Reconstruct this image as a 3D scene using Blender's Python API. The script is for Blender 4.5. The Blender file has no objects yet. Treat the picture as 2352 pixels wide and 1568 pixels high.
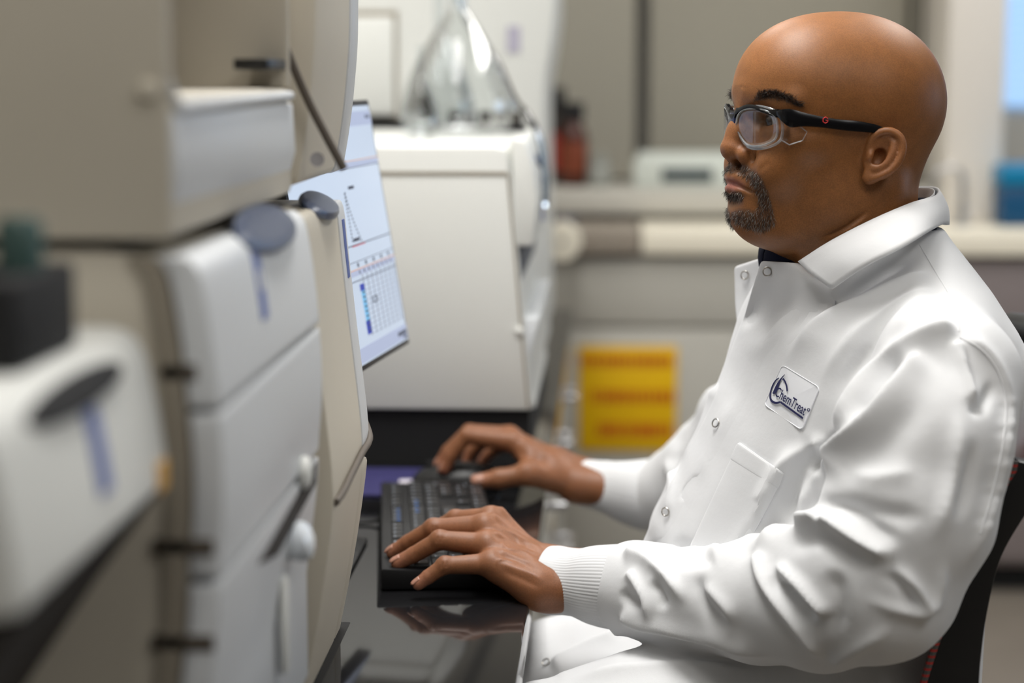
import bpy, bmesh, math, random
import numpy as np
from mathutils import Vector, Matrix

random.seed(7)
rng = np.random.default_rng(7)
scene = bpy.context.scene
COL = scene.collection

# ------------------------------------------------------------------ camera
FPX = 4570.0                       # focal length in pixels of the 2352 x 1568 frame
CAM = np.array([0.0, 0.0, 1.28])
VPX, VPY = 1400.0, 170.0           # where the bench direction (+Y) vanishes
_k = np.array([(VPX - 1176) / FPX, -(VPY - 784) / FPX, -1.0]); _k /= np.linalg.norm(_k)
# rotation R (camera -> world) with R @ _k = +Y and no roll
_pitch = math.asin(_k[1])                      # camera tilts down by this
_fw_h = 1.0
def _make_R():
    # camera axes in world: forward tilted down, yawed left
    best = None
    p = _pitch; y = 0.0
    for _ in range(60):
        f = np.array([-math.sin(y) * math.cos(p), math.cos(y) * math.cos(p), -math.sin(p)])
        r = np.array([math.cos(y), math.sin(y), 0.0])
        u = np.cross(r, f)
        R = np.stack([r, u, -f], axis=1)
        c = R.T @ np.array([0, 1.0, 0])
        px = 1176 + FPX * c[0] / -c[2]; py = 784 - FPX * c[1] / -c[2]
        y += (VPX - px) / FPX; p += (py - VPY) / FPX
    return R
RC = _make_R()

def U(px, py, Y):
    """world point on the sight line of pixel (px, py) at world depth Y"""
    d = RC @ np.array([(px - 1176) / FPX, -(py - 784) / FPX, -1.0])
    return CAM + d * (Y / d[1])
def UZ(px, py, z):
    d = RC @ np.array([(px - 1176) / FPX, -(py - 784) / FPX, -1.0])
    return CAM + d * ((z - CAM[2]) / d[2])
def PX(P):
    P = np.atleast_2d(P)
    c = (P - CAM) @ RC
    return np.stack([1176 + FPX * c[:, 0] / -c[:, 2], 784 - FPX * c[:, 1] / -c[:, 2]], axis=1)

cam_d = bpy.data.cameras.new('camera')
cam = bpy.data.objects.new('camera', cam_d); COL.objects.link(cam)
cam_d.sensor_width = 36.0; cam_d.sensor_fit = 'HORIZONTAL'
cam_d.lens = FPX / 2352 * 36.0
M4 = Matrix.Identity(4)
for i in range(3):
    for j in range(3):
        M4[i][j] = RC[i, j]
    M4[i][3] = CAM[i]
cam.matrix_world = M4
cam_d.clip_start = 0.05
cam_d.dof.use_dof = True
cam_d.dof.focus_distance = 1.92
cam_d.dof.aperture_fstop = 2.5
scene.camera = cam

# ------------------------------------------------------------------ world, exposure
w = bpy.data.worlds.new('world'); scene.world = w; w.use_nodes = True
w.node_tree.nodes['Background'].inputs[0].default_value = (0.62, 0.78, 1.0, 1)
w.node_tree.nodes['Background'].inputs[1].default_value = 1.2
vs = scene.view_settings
vs.view_transform = 'Standard'; vs.look = 'None'; vs.gamma = 1.0; vs.use_curve_mapping = False
vs.exposure = 0.06

def area(name, loc, size, power, color, rot=(0, 0, 0)):
    l = bpy.data.lights.new(name, 'AREA'); l.shape = 'RECTANGLE'
    l.size, l.size_y = size; l.energy = power; l.color = color
    o = bpy.data.objects.new(name, l); COL.objects.link(o)
    o.location = loc; o.rotation_euler = rot
    return o
CEIL = 2.75
LUM = [(-0.2, 1.9, 1.15), (-0.35, 3.9, 0.48), (1.3, 0.1, 0.5), (1.25, 3.0, 0.42), (1.3, 4.3, 0.42), (-0.1, 0.35, 0.24)]  # lamps by the camera and over the near bench end are added fill
for (lx, ly, p) in LUM:
    area('ceiling_lamp', (lx, ly, CEIL - 0.04), (0.56, 1.16), 32 * p, (1.0, 0.985, 0.96))
area('window_daylight', (4.1, 3.2, 1.7), (1.2, 2.6), 6, (0.72, 0.85, 1.0), (0, math.radians(90), 0))

# ------------------------------------------------------------------ materials
MATS = {}
def mat(name, color, rough=0.5, metal=0.0, bump=0.0, bscale=200.0, var=0.0, vscale=30.0, spec=0.5,
        emit=None, estr=0.0, coat=0.0, trans=0.0, ior=1.45, sss=0.0, alpha=1.0, bdist=0.001):
    if name in MATS: return MATS[name]
    m = bpy.data.materials.new(name); m.use_nodes = True
    nt = m.node_tree; b = nt.nodes['Principled BSDF']
    b.inputs['Base Color'].default_value = (*color, 1)
    b.inputs['Roughness'].default_value = rough
    b.inputs['Metallic'].default_value = metal
    b.inputs['Specular IOR Level'].default_value = spec
    b.inputs['IOR'].default_value = ior
    if coat: b.inputs['Coat Weight'].default_value = coat
    if trans: b.inputs['Transmission Weight'].default_value = trans
    if sss:
        b.inputs['Subsurface Weight'].default_value = sss
        b.inputs['Subsurface Radius'].default_value = (1.0, 0.35, 0.2)
        b.inputs['Subsurface Scale'].default_value = 0.004
    if emit:
        b.inputs['Emission Color'].default_value = (*emit, 1)
        b.inputs['Emission Strength'].default_value = estr
    if alpha < 1: b.inputs['Alpha'].default_value = alpha
    if bump or var:
        tc = nt.nodes.new('ShaderNodeTexCoord')
    if bump:
        n = nt.nodes.new('ShaderNodeTexNoise'); n.inputs['Scale'].default_value = bscale
        n.inputs['Detail'].default_value = 4
        bp = nt.nodes.new('ShaderNodeBump'); bp.inputs['Strength'].default_value = bump
        bp.inputs['Distance'].default_value = bdist
        nt.links.new(tc.outputs['Object'], n.inputs['Vector'])
        nt.links.new(n.outputs['Fac'], bp.inputs['Height'])
        nt.links.new(bp.outputs['Normal'], b.inputs['Normal'])
    if var:
        n2 = nt.nodes.new('ShaderNodeTexNoise'); n2.inputs['Scale'].default_value = vscale
        n2.inputs['Detail'].default_value = 5
        mx = nt.nodes.new('ShaderNodeMix'); mx.data_type = 'RGBA'
        mx.inputs[6].default_value = (*[c * (1 - var) for c in color], 1)
        mx.inputs[7].default_value = (*[min(1, c * (1 + var)) for c in color], 1)
        nt.links.new(tc.outputs['Object'], n2.inputs['Vector'])
        nt.links.new(n2.outputs['Fac'], mx.inputs[0])
        nt.links.new(mx.outputs[2], b.inputs['Base Color'])
    MATS[name] = m
    return m
def srgb(r, g, b):
    f = lambda c: (c / 255 / 12.92) if c / 255 <= 0.04045 else ((c / 255 + 0.055) / 1.055) ** 2.4
    return (f(r), f(g), f(b))

# ------------------------------------------------------------------ mesh helpers
class MB:
    """collects shapes into one mesh"""
    def __init__(s): s.v = []; s.f = []; s.n = 0
    def add(s, v, f):
        v = np.asarray(v, float); s.v.append(v)
        for q in f: s.f.append(tuple(int(i) + s.n for i in q))
        s.n += len(v); return s
    def box(s, lo, hi):
        (x0, y0, z0), (x1, y1, z1) = lo, hi
        v = [(x0,y0,z0),(x1,y0,z0),(x1,y1,z0),(x0,y1,z0),(x0,y0,z1),(x1,y0,z1),(x1,y1,z1),(x0,y1,z1)]
        return s.add(v, [(0,3,2,1),(4,5,6,7),(0,1,5,4),(1,2,6,5),(2,3,7,6),(3,0,4,7)])
    def prism(s, poly, y0, y1, ax='y'):
        """polygon in (x,z) extruded along y"""
        n = len(poly)
        a = [(p[0], y0, p[1]) for p in poly]; b = [(p[0], y1, p[1]) for p in poly]
        f = [tuple(range(n)), tuple(range(2 * n - 1, n - 1, -1))]
        f += [((i + 1) % n, i, n + i, n + (i + 1) % n) for i in range(n)]
        return s.add(a + b, f)
    def tube(s, pts, r, n=10, cap=True):
        pts = np.asarray(pts, float); m = len(pts)
        r = np.broadcast_to(np.asarray(r, float), (m,))
        t = np.gradient(pts, axis=0); t /= np.linalg.norm(t, axis=1)[:, None] + 1e-12
        up = np.array([0, 0, 1.0]) if abs(t[0][2]) < 0.9 else np.array([1.0, 0, 0])
        a = np.cross(t[0], up); a /= np.linalg.norm(a)
        vs_ = []
        for i in range(m):
            a = a - t[i] * (a @ t[i]); a /= np.linalg.norm(a) + 1e-12
            b = np.cross(t[i], a)
            for k in range(n):
                an = 2 * math.pi * k / n
                vs_.append(pts[i] + r[i] * (math.cos(an) * a + math.sin(an) * b))
        f = []
        for i in range(m - 1):
            for k in range(n):
                f.append((i*n+k, i*n+(k+1)%n, (i+1)*n+(k+1)%n, (i+1)*n+k))
        if cap: f += [tuple(range(n-1, -1, -1)), tuple(range((m-1)*n, m*n))]
        return s.add(vs_, f)
    def lathe(s, prof, c=(0, 0, 0), n=32, axis=None, cap=True):
        """profile (r, h) about an axis through c"""
        c = np.asarray(c, float)
        az = np.array([0, 0, 1.0]) if axis is None else np.asarray(axis, float) / np.linalg.norm(axis)
        ax = np.cross(az, [0.3, 1, 0.1]); ax /= np.linalg.norm(ax); ay = np.cross(az, ax)
        v = []; f = []
        for (r, h) in prof:
            for k in range(n):
                an = 2 * math.pi * k / n
                v.append(c + az * h + r * (math.cos(an) * ax + math.sin(an) * ay))
        for i in range(len(prof) - 1):
            for k in range(n):
                f.append((i*n+k, i*n+(k+1)%n, (i+1)*n+(k+1)%n, (i+1)*n+k))
        if cap: f += [tuple(range(n-1, -1, -1)), tuple(range((len(prof)-1)*n, len(prof)*n))]
        return s.add(v, f)
    def grid(s, P):
        """P: (a, b, 3) array of points"""
        P = np.asarray(P, float); a, b = P.shape[:2]
        f = [(i*b+j, i*b+j+1, (i+1)*b+j+1, (i+1)*b+j) for i in range(a-1) for j in range(b-1)]
        return s.add(P.reshape(-1, 3), f)
    def build(s, name, material, parent=None, bevel=0.0, seg=2, smooth=True, solid=0.0, sub=0, origin=None, auto=40):
        me = bpy.data.meshes.new(name)
        V = np.concatenate(s.v) if s.v else np.zeros((0, 3))
        if origin is not None: V = V - np.asarray(origin)
        me.from_pydata(V.tolist(), [], s.f); me.update()
        return finish(name, me, material, parent, bevel, seg, smooth, solid, sub, origin, auto)

def finish(name, me, material, parent=None, bevel=0.0, seg=2, smooth=True, solid=0.0, sub=0, origin=None, auto=40):
    o = bpy.data.objects.new(name, me); COL.objects.link(o)
    if material is not None: me.materials.append(material)
    if parent is not None: o.parent = parent
    if origin is not None: o.location = origin
    if bevel or auto:
        bm = bmesh.new(); bm.from_mesh(me)
        bmesh.ops.recalc_face_normals(bm, faces=bm.faces)
        if bevel:
            es = [e for e in bm.edges if e.is_manifold and e.calc_face_angle(0) > 0.5]
            bmesh.ops.bevel(bm, geom=es, offset=bevel, segments=seg, profile=0.5, affect='EDGES', clamp_overlap=True)
        if smooth:
            for f in bm.faces: f.smooth = True
            for e in bm.edges:
                if e.is_manifold and e.calc_face_angle(0) > math.radians(auto): e.smooth = False
        bm.to_mesh(me); bm.free()
    elif smooth:
        me.polygons.foreach_set('use_smooth', np.ones(len(me.polygons), bool))
    if solid:
        md = o.modifiers.new('solid', 'SOLIDIFY'); md.thickness = solid; md.offset = 0
    if sub:
        md = o.modifiers.new('sub', 'SUBSURF'); md.levels = sub; md.render_levels = sub
    return o

def empty(name, loc=(0, 0, 0), rz=0.0, parent=None):
    o = bpy.data.objects.new(name, None); COL.objects.link(o)
    o.location = loc; o.rotation_euler = (0, 0, rz); o.empty_display_size = 0.05
    if parent is not None: o.parent = parent
    return o
def tag(o, label=None, cat=None, group=None, kind=None):
    if label: o['label'] = label
    if cat: o['category'] = cat
    if group: o['group'] = group
    if kind: o['kind'] = kind
    return o
def spline(pts, n):
    """Catmull-Rom through pts, n samples"""
    P = np.asarray(pts, float); m = len(P)
    Q = np.concatenate([[2*P[0]-P[1]], P, [2*P[-1]-P[-2]]])
    t = np.linspace(0, m - 1 - 1e-9, n); i = t.astype(int); u = (t - i)[:, None]
    a, b, c, d = Q[i], Q[i+1], Q[i+2], Q[i+3]
    return 0.5*((2*b)+(-a+c)*u+(2*a-5*b+4*c-d)*u*u+(-a+3*b-3*c+d)*u**3)
def cspline(pts, n):
    """closed Catmull-Rom"""
    P = np.asarray(pts, float); m = len(P)
    t = np.linspace(0, m, n, endpoint=False); i = t.astype(int); u = (t - i)[:, None]
    a, b, c, d = P[(i-1) % m], P[i % m], P[(i+1) % m], P[(i+2) % m]
    return 0.5*((2*b)+(-a+c)*u+(2*a-5*b+4*c-d)*u*u+(-a+3*b-3*c+d)*u**3)
# ------------------------------------------------------------------ the room
def thin_glass(name, tint=(1, 1, 1), rough=0.0, edge=1.0):
    m = bpy.data.materials.new(name); m.use_nodes = True; nt = m.node_tree
    nt.nodes.remove(nt.nodes['Principled BSDF'])
    out = nt.nodes['Material Output']
    tr = nt.nodes.new('ShaderNodeBsdfTransparent'); tr.inputs[0].default_value = (*tint, 1)
    gl = nt.nodes.new('ShaderNodeBsdfGlossy'); gl.inputs['Roughness'].default_value = rough
    fr = nt.nodes.new('ShaderNodeFresnel'); fr.inputs[0].default_value = 1.5
    mu = nt.nodes.new('ShaderNodeMath'); mu.operation = 'MULTIPLY'; mu.inputs[1].default_value = edge
    mx = nt.nodes.new('ShaderNodeMixShader')
    nt.links.new(fr.outputs[0], mu.inputs[0]); nt.links.new(mu.outputs[0], mx.inputs[0])
    nt.links.new(tr.outputs[0], mx.inputs[1]); nt.links.new(gl.outputs[0], mx.inputs[2])
    nt.links.new(mx.outputs[0], out.inputs['Surface'])
    MATS[name] = m; return m

m_floor = mat('floor_vinyl', srgb(128, 120, 110), 0.35, var=0.12, vscale=6)
m_wall = mat('wall_paint', srgb(178, 174, 166), 0.7, var=0.03, vscale=3)
m_ceil = mat('ceiling_tile', srgb(205, 203, 198), 0.9, bump=0.3, bscale=60)
m_grey = mat('grey_panel', srgb(158, 154, 142), 0.55, var=0.03, vscale=4)
m_greyd = mat('grey_panel_gap', srgb(126, 123, 114), 0.7, var=0.03)
m_lam = mat('light_laminate', srgb(190, 187, 178), 0.45, var=0.02)
m_lamp = mat('mauve_laminate', srgb(140, 130, 130), 0.5, var=0.02)
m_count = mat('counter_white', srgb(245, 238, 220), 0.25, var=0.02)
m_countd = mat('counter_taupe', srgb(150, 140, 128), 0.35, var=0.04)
m_black = mat('black_plastic', (0.012, 0.012, 0.013), 0.35, bump=0.05, bscale=900)
m_blackm = mat('black_matte', (0.008, 0.008, 0.009), 0.75, bump=0.05)
m_bench = mat('black_epoxy', (0.010, 0.010, 0.011), 0.07, var=0.15, vscale=12, spec=0.6)
m_beige = mat('instrument_beige', srgb(206, 199, 184), 0.55, bump=0.08, bscale=1500, var=0.015)
m_white = mat('instrument_white', srgb(220, 221, 217), 0.45, bump=0.06, bscale=1500, var=0.01)
m_cool = mat('instrument_cool_white', srgb(214, 217, 220), 0.4, bump=0.05, bscale=1500, var=0.01)
m_seam = mat('seam_grey', srgb(150, 142, 128), 0.7, var=0.05)
m_cable = mat('cable_grey', srgb(92, 84, 76), .6, var=.05)
m_navy = mat('slate_blue_plastic', srgb(66, 77, 102), 0.3, bump=0.05, bscale=1200)
m_blue = mat('blue_print', srgb(86, 106, 172), 0.5, var=0.05)
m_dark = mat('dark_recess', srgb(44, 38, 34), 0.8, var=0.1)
m_steel = mat('brushed_steel', (0.55, 0.55, 0.56), 0.3, 1.0, bump=0.05, bscale=700)
m_red = mat('red_print', srgb(150, 40, 30), 0.5, var=0.05)
m_glass = thin_glass('flask_glass', (0.975, 0.985, 0.985), 0.02, .38)

XL, XR, YF, YB = -1.0, 4.2, -4.0, 5.6
def struct(o, label=None): o['kind'] = 'structure'; return o
struct(MB().box((XL - .1, YF - .1, -.1), (XR + .1, YB + .1, 0)).build('floor', m_floor))
struct(MB().box((XL - .1, YF - .1, CEIL), (XR + .1, YB + .1, CEIL + .1)).build('ceiling', m_ceil))
struct(MB().box((XL - .1, YF, 0), (XL, YB, CEIL)).build('wall_left', m_wall))
struct(MB().box((XL, YF - .1, 0), (XR, YF, CEIL)).build('wall_front', m_wall))
# right wall with a window opening (daylight), back wall with the blue window
wb = MB(); wx0, wx1, wz0, wz1 = 1.045, 2.25, 1.172, 2.35
wb.box((XL, YB, 0), (wx0, YB + .1, CEIL)).box((wx1, YB, 0), (XR, YB + .1, CEIL))
wb.box((wx0, YB, 0), (wx1, YB + .1, wz0)).box((wx0, YB, wz1), (wx1, YB + .1, CEIL))
struct(wb.build('wall_back', m_wall))
wr = MB(); ry0, ry1, rz0, rz1 = 1.9, 4.5, 1.0, 2.3
wr.box((XR, YF, 0), (XR + .1, ry0, CEIL)).box((XR, ry1, 0), (XR + .1, YB, CEIL))
wr.box((XR, ry0, 0), (XR + .1, ry1, rz0)).box((XR, ry0, rz1), (XR + .1, ry1, CEIL))
struct(wr.build('wall_right', m_wall))
m_frame = mat('window_frame', srgb(225, 225, 222), 0.4, var=0.02)
m_pane = thin_glass('window_pane', (0.95, 0.98, 1.0))
m_blind = mat('blind_slat_glow', srgb(110, 150, 200), 0.6, emit=srgb(175, 215, 255), estr=0.72)  # slats glow; daylight behind the blind is put into their emission
def window(name, lo, hi, axis):
    e = empty(name, ((lo[0]+hi[0])/2, (lo[1]+hi[1])/2, lo[2])); e['kind'] = 'structure'
    c = np.array(e.location)
    f = MB(); t = .04
    a, b = (lo[0], hi[0]) if axis == 'x' else (lo[1], hi[1])
    def bx(p, q, z0, z1, d0, d1):
        if axis == 'x': return (np.array([p, lo[1]+d0, z0])-c, np.array([q, lo[1]+d1, z1])-c)
        return (np.array([lo[0]+d0, p, z0])-c, np.array([lo[0]+d1, q, z1])-c)
    for args in ((a, a+t, lo[2], hi[2]), (b-t, b, lo[2], hi[2]), (a+t, b-t, lo[2], lo[2]+t), (a+t, b-t, hi[2]-t, hi[2]), ((a+b)/2-t/2, (a+b)/2+t/2, lo[2]+t, hi[2]-t)):
        f.box(*bx(*args, .02, .07))
    f.build('window_frame', m_frame, e)
    MB().box(*bx(a+t, b-t, lo[2]+t, hi[2]-t, .042, .048)).build('pane', m_pane, e)
    n = int((hi[2]-lo[2])/.025)
    for k in range(n):
        z = lo[2] + .02 + k*.025
        if z > hi[2]-.03: break
        s = MB().box(*bx(a+.01, b-.01, z, z+.021, -.012, -.009)); s.build('slat', m_blind, e, auto=0, smooth=False)
    return e
window('window_1', (wx0, YB, wz0), (wx1, YB + .1, wz1), 'x')
# right-hand window without blinds (never in view)
e = empty('window_2', (XR + .05, 3.2, rz0)); e['kind'] = 'structure'
f = MB()
for (p, q, z0, z1) in ((ry0, ry0+.05, 0, 1.3), (ry1-.05, ry1, 0, 1.3), (ry0+.05, ry1-.05, 0, .05), (ry0+.05, ry1-.05, 1.25, 1.3), (3.175, 3.225, .05, 1.25)):
    f.box((-.03, p-3.2, z0), (.03, q-3.2, z1))
f.build('window_frame', m_frame, e)
MB().box((-.003, ry0-3.15, .05), (.003, ry1-3.25, 1.25)).build('pane', m_pane, e)

m_lampe = mat('lamp_diffuser', (0.9, 0.9, 0.88), 0.6, emit=(1.0, 0.95, 0.87), estr=1.5)
lampwords = ['over the seated man and instruments', 'over the far flask instrument', 'used as unseen fill nearest the camera on the right', 'over the chair aisle', 'before the back counter', 'added to brighten the near end of the black bench']
for i, (lx, ly, p) in enumerate(LUM):
    e = empty('ceiling_light', (lx, ly, CEIL))
    tag(e, 'white recessed fluorescent ceiling light ' + lampwords[i], 'ceiling light', 'ceiling lights')
    fr = MB()
    fr.box((-.31, -.61, -.03), (-.285, .61, 0)).box((.285, -.61, -.03), (.31, .61, 0))
    fr.box((-.285, -.61, -.03), (.285, -.585, 0)).box((-.285, .585, -.03), (.285, .61, 0))
    fr.build('frame', m_frame, e)
    MB().box((-.285, -.585, -.012), (.285, .585, -.004)).build('diffuser', m_lampe, e)

# ------------------------------------------------------------------ back counter and cabinets
CY = 4.86
bc = [(-.95, -.28), (-.27, .42), (.43, .80), (.81, 1.6), (1.61, 2.4)]
bw = ['beside the far bench end', 'carrying the yellow sign', 'hidden behind the man', 'right of the man behind the chair', 'below the window, rightmost']
for i, (x0, x1) in enumerate(bc):
    mm = m_lamp if i >= 3 else m_lam
    e = empty('base_cabinet', ((x0+x1)/2, 5.1, 0)); w2 = (x1-x0)/2
    tag(e, ('mauve grey' if i >= 3 else 'pale grey') + ' laminate base cabinet under the back counter, ' + bw[i], 'cabinet', 'base cabinets under the back counter')
    MB().box((-w2, CY-5.1+.02, .07), (w2, .48, .84)).build('body', mm, e, bevel=.002)
    MB().box((-w2, CY-5.1+.06, 0), (w2, .48, .07)).build('toe_kick', m_blackm, e)
    MB().box((-w2+.004, CY-5.1, .09), (w2-.004, CY-5.1+.02, .66)).build('door', mm, e, bevel=.002)
    d = MB().box((-w2+.004, CY-5.1, .67), (w2-.004, CY-5.1+.02, .83)).build('drawer', mm, e, bevel=.002)
MB().box((XL+.001, 4.83, .8455), (.075, 5.49, .907)).build('counter_top', m_countd, None, bevel=.004, origin=(-.4, 5.1, .8455))  # left stretch of the counter, darker than the right one
tag(bpy.data.objects['counter_top'], 'darker taupe worktop on the pale cabinets beside the far instrument', 'worktop')
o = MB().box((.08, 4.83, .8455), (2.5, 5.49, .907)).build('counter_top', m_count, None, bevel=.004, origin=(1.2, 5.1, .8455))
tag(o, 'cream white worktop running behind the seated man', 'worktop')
# raised ledge along the counter
e = empty('reagent_ledge', (.4, 5.3, .907)); tag(e, 'grey raised reagent ledge along the back counter', 'shelf')
MB().box((-1.38, -.2, .018), (.48, .18, .083)).build('shelf_board', m_lam, e, bevel=.004)
for x in (-1.2, -.4, .35): MB().box((x, -.1, 0), (x+.03, .16, .018)).build('support', m_greyd, e)
# tall grey wall cabinets above
for i, (x0, x1) in enumerate([(-.95, .075), (.105, .80), (.808, .838)]):
    e = empty('wall_cabinet', ((x0+x1)/2, 5.45, .99))
    tag(e, ['tall grey wall cabinet behind the bottles and far instrument', 'tall grey wall cabinet behind the bald head', 'narrow grey filler panel beside the white pillar'][i], 'cabinet', 'grey wall cabinets')
    w2 = (x1-x0)/2
    MB().box((-w2, 0, .0), (w2, .15, 1.7)).build('body', m_greyd, e)
    MB().box((-w2+.006, -.02, .01), (w2-.006, 0, 1.69)).build('door', m_grey, e, bevel=.003)
    if w2 > .1: MB().tube([(-w2+.05, -.03, .6), (-w2+.05, -.045, .62), (-w2+.05, -.045, .78), (-w2+.05, -.03, .8)], .005).build('handle', m_steel, e)
# white pillar
p = MB().box((.842, 5.05, .907), (.984, 5.5, CEIL)).build('trim_1', mat('pillar_paint', srgb(228, 222, 214), .6, var=.02), None, bevel=.006)
p['kind'] = 'structure'
# faucet in front of the pillar
e = empty('lab_faucet', (.875, 4.98, .907)); tag(e, 'small grey gooseneck lab faucet on the worktop by the pillar', 'faucet')
MB().lathe([(.022, 0), (.022, .01), (.012, .014), (.012, .05)], n=16).build('base', m_steel, e)
an = np.linspace(0, math.pi, 14)
MB().tube([(0, 0, .05)] + [(-.035+.035*math.cos(a), 0, .11+.035*math.sin(a)) for a in an] + [(-.07, 0, .08)], .007).build('spout', m_steel, e)
MB().tube([(0, 0, .04), (.03, -.01, .045)], .005).build('handle', m_steel, e)
# teal bin on the counter at the right
a0 = U(2303, 380, 4.95); a1 = U(2303, 552, 4.95)
e = empty('storage_box', (a0[0] + .16, 5.05, .907)); tag(e, 'teal blue plastic storage box with lid below the window', 'box')
mt = mat('teal_plastic', srgb(0, 70, 110), .4, var=.05); mt2 = mat('teal_lid', srgb(0, 120, 165), .35, var=.05)
MB().box((-.16, -.1, 0), (.16, .1, a0[2]-.907-.05)).build('body', mt, e, bevel=.01)
MB().box((-.165, -.105, a0[2]-.907-.05), (.165, .105, a0[2]-.907)).build('lid', mt2, e, bevel=.008)

# small white instrument with a display on the ledge
b0 = U(1455, 432, 5.12); b1 = U(1690, 360, 5.12)
e = empty('bench_meter', ((b0[0]+b1[0])/2, 5.2, .99)); tag(e, 'low white bench meter with a dark display on the back ledge', 'meter')
w2 = (b1[0]-b0[0])/2
MB().prism([(-w2, 0), (w2, 0), (w2, .06), (w2-.015, .088), (-w2+.015, .088), (-w2, .06)], -.08, .09).build('body', mat('meter_white', srgb(206, 212, 205), .4, var=.02), e, bevel=.006)
MB().box((-w2*.45, -.084, .018), (w2*.55, -.079, .05)).build('display', mat('meter_display', srgb(62, 72, 76), .2, var=.05), e)
# bottles on the ledge
def bottle(px, py_top, Y, r, colb, colcap, label, capr=.6, z0=.99, band=None):
    top = U(px, py_top, Y); H = top[2] - z0
    e = empty('reagent_bottle', (top[0], Y, z0)); tag(e, label, 'bottle', 'bottles on the back ledge')
    hb = H * .74
    MB().lathe([(r*.9, 0), (r, .006), (r, hb*.8), (r*.85, hb*.92), (r*capr*.8, hb), (r*capr*.8, H*.8)], n=24).build('body', colb, e)
    MB().lathe([(r*capr, H*.79), (r*capr, H*.99), (r*capr*.9, H)], n=24).build('cap', colcap, e)
    if band: MB().lathe([(r*1.01, hb*.2), (r*1.02, hb*.22), (r*1.02, hb*.7), (r*1.01, hb*.72)], n=24, cap=False).build('paper_label', band, e)
m_amber = mat('amber_bottle', srgb(70, 32, 20), .2, var=.1)
m_orange = mat('orange_label', srgb(118, 56, 32), .5, var=.05)
m_greyb = mat('grey_bottle', srgb(150, 152, 146), .4, var=.04)
bottle(1318, 235, 5.2, .036, m_amber, m_blackm, 'brown bottle with orange label and black cap on the back ledge', .75, band=m_orange)
bottle(1278, 200, 5.28, .04, m_dark, m_blackm, 'tall dark bottle beside the instrument edge on the back ledge', .6, band=m_red)
bottle(1378, 355, 5.18, .03, m_greyb, m_greyb, 'small pale grey jar next to the brown bottle on the ledge', .85)
# pale squeeze bottle further left on the worktop + dark blue cap
b = U(1290, 520, 4.9)
e = empty('plastic_jug', (b[0], 4.9, .907)); tag(e, 'small navy blue tape roll on the taupe worktop', 'tape roll')
MB().lathe([(.02, .0), (.034, .0), (.036, .003), (.036, .027), (.034, .03), (.02, .03)], n=24, cap=False).build('tape', mat('navy_tape', srgb(20, 30, 60), .4, var=.1), e)
e.name = 'tape_roll'
c = U(1288, 565, 4.55)
e = empty('paper_roll', (c[0], 4.70, c[2])); tag(e, 'white round paper roll hanging at the counter edge by the far instrument', 'paper roll')
MB().lathe([(.012, -.05), (.042, -.05), (.045, -.047), (.045, .05), (.012, .05)], n=28, axis=(0, 1, 0)).build('roll', m_count, e)
MB().tube([(0, -.055, 0), (0, .128, 0)], .006).build('bracket', m_steel, e)

# yellow warning sign
s0 = U(1330, 795, CY-.012); s1 = U(1553, 1037, CY-.012)
e = empty('warning_sign', ((s0[0]+s1[0])/2, CY-.003, s1[2])); tag(e, 'yellow warning sign with three rows of red lettering on the cabinet', 'sign')
sw, sh = (s1[0]-s0[0])/2, s0[2]-s1[2]
MB().box((-sw, -.004, 0), (sw, 0, sh)).build('sign_plate', mat('sign_yellow', srgb(236, 186, 0), .45, var=.02), e, bevel=.001)
bars = MB(); r2 = random.Random(3)
for (zc, xs, hh) in ((.86, -.95, .05), (.72, -.5, .0), (.52, -.75, .055), (.2, -.6, .06)):
    if hh == 0: continue
    x = xs
    while x < .93:
        wl = r2.uniform(.05, .11)
        bars.box((x*sw, -.0052, (zc-hh)*sh), (min(x+wl, .95)*sw, -.004, (zc+hh)*sh)); x += wl + r2.uniform(.02, .05)
o = bars.build('red_lettering', mat('sign_red', srgb(190, 84, 0), .5), e); o['kind'] = 'stuff'

# ------------------------------------------------------------------ the black bench
BX = -.078
o = MB().box((XL+.001, .15, .71), (BX, 4.5, .75)).build('lab_bench', m_bench, None, bevel=.003, origin=(-.5, 2.3, .71))
tag(o, 'glossy black epoxy bench top under keyboard and instruments', 'bench')
e = empty('drawer_unit', (-.4, 3.2, 0)); tag(e, 'pale grey base unit with drawers under the black bench', 'cabinet')
MB().box((-.55, -.82, .08), (.28, 1.25, .708)).build('body', m_lam, e, bevel=.003)
MB().box((-.55, -.8, 0), (.22, 1.25, .08)).build('toe_kick', m_blackm, e)
for (y0, y1) in ((-.815, -.36), (-.35, .15), (.16, .66), (.67, 1.2)):
    for (z0, z1) in ((.56, .70), (.33, .55), (.10, .32)):
        d = MB().box((.28, y0, z0), (.298, y1, z1)).build('drawer', m_lam, e, bevel=.002)
        yc, zc = y0 + .16, (z0+z1)/2
        h = MB().tube([(.298, yc-.05, zc), (.335, yc-.05, zc), (.335, yc+.05, zc), (.298, yc+.05, zc)], .006)
        h.build('handle', m_steel, d)
        MB().box((.298, yc-.05, zc+.022), (.304, yc+.05, zc+.042)).build('label_holder', mat('label_holder', srgb(165, 152, 128), .5), d)
o = MB().box((-.6, .2, 0), (-.12, 1.4, .7095)).build('under_bench_cabinet', m_lam, None, bevel=.003, origin=(-.35, .8, 0))
tag(o, 'pale base panel under the near end of the black bench', 'cabinet')

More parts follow.
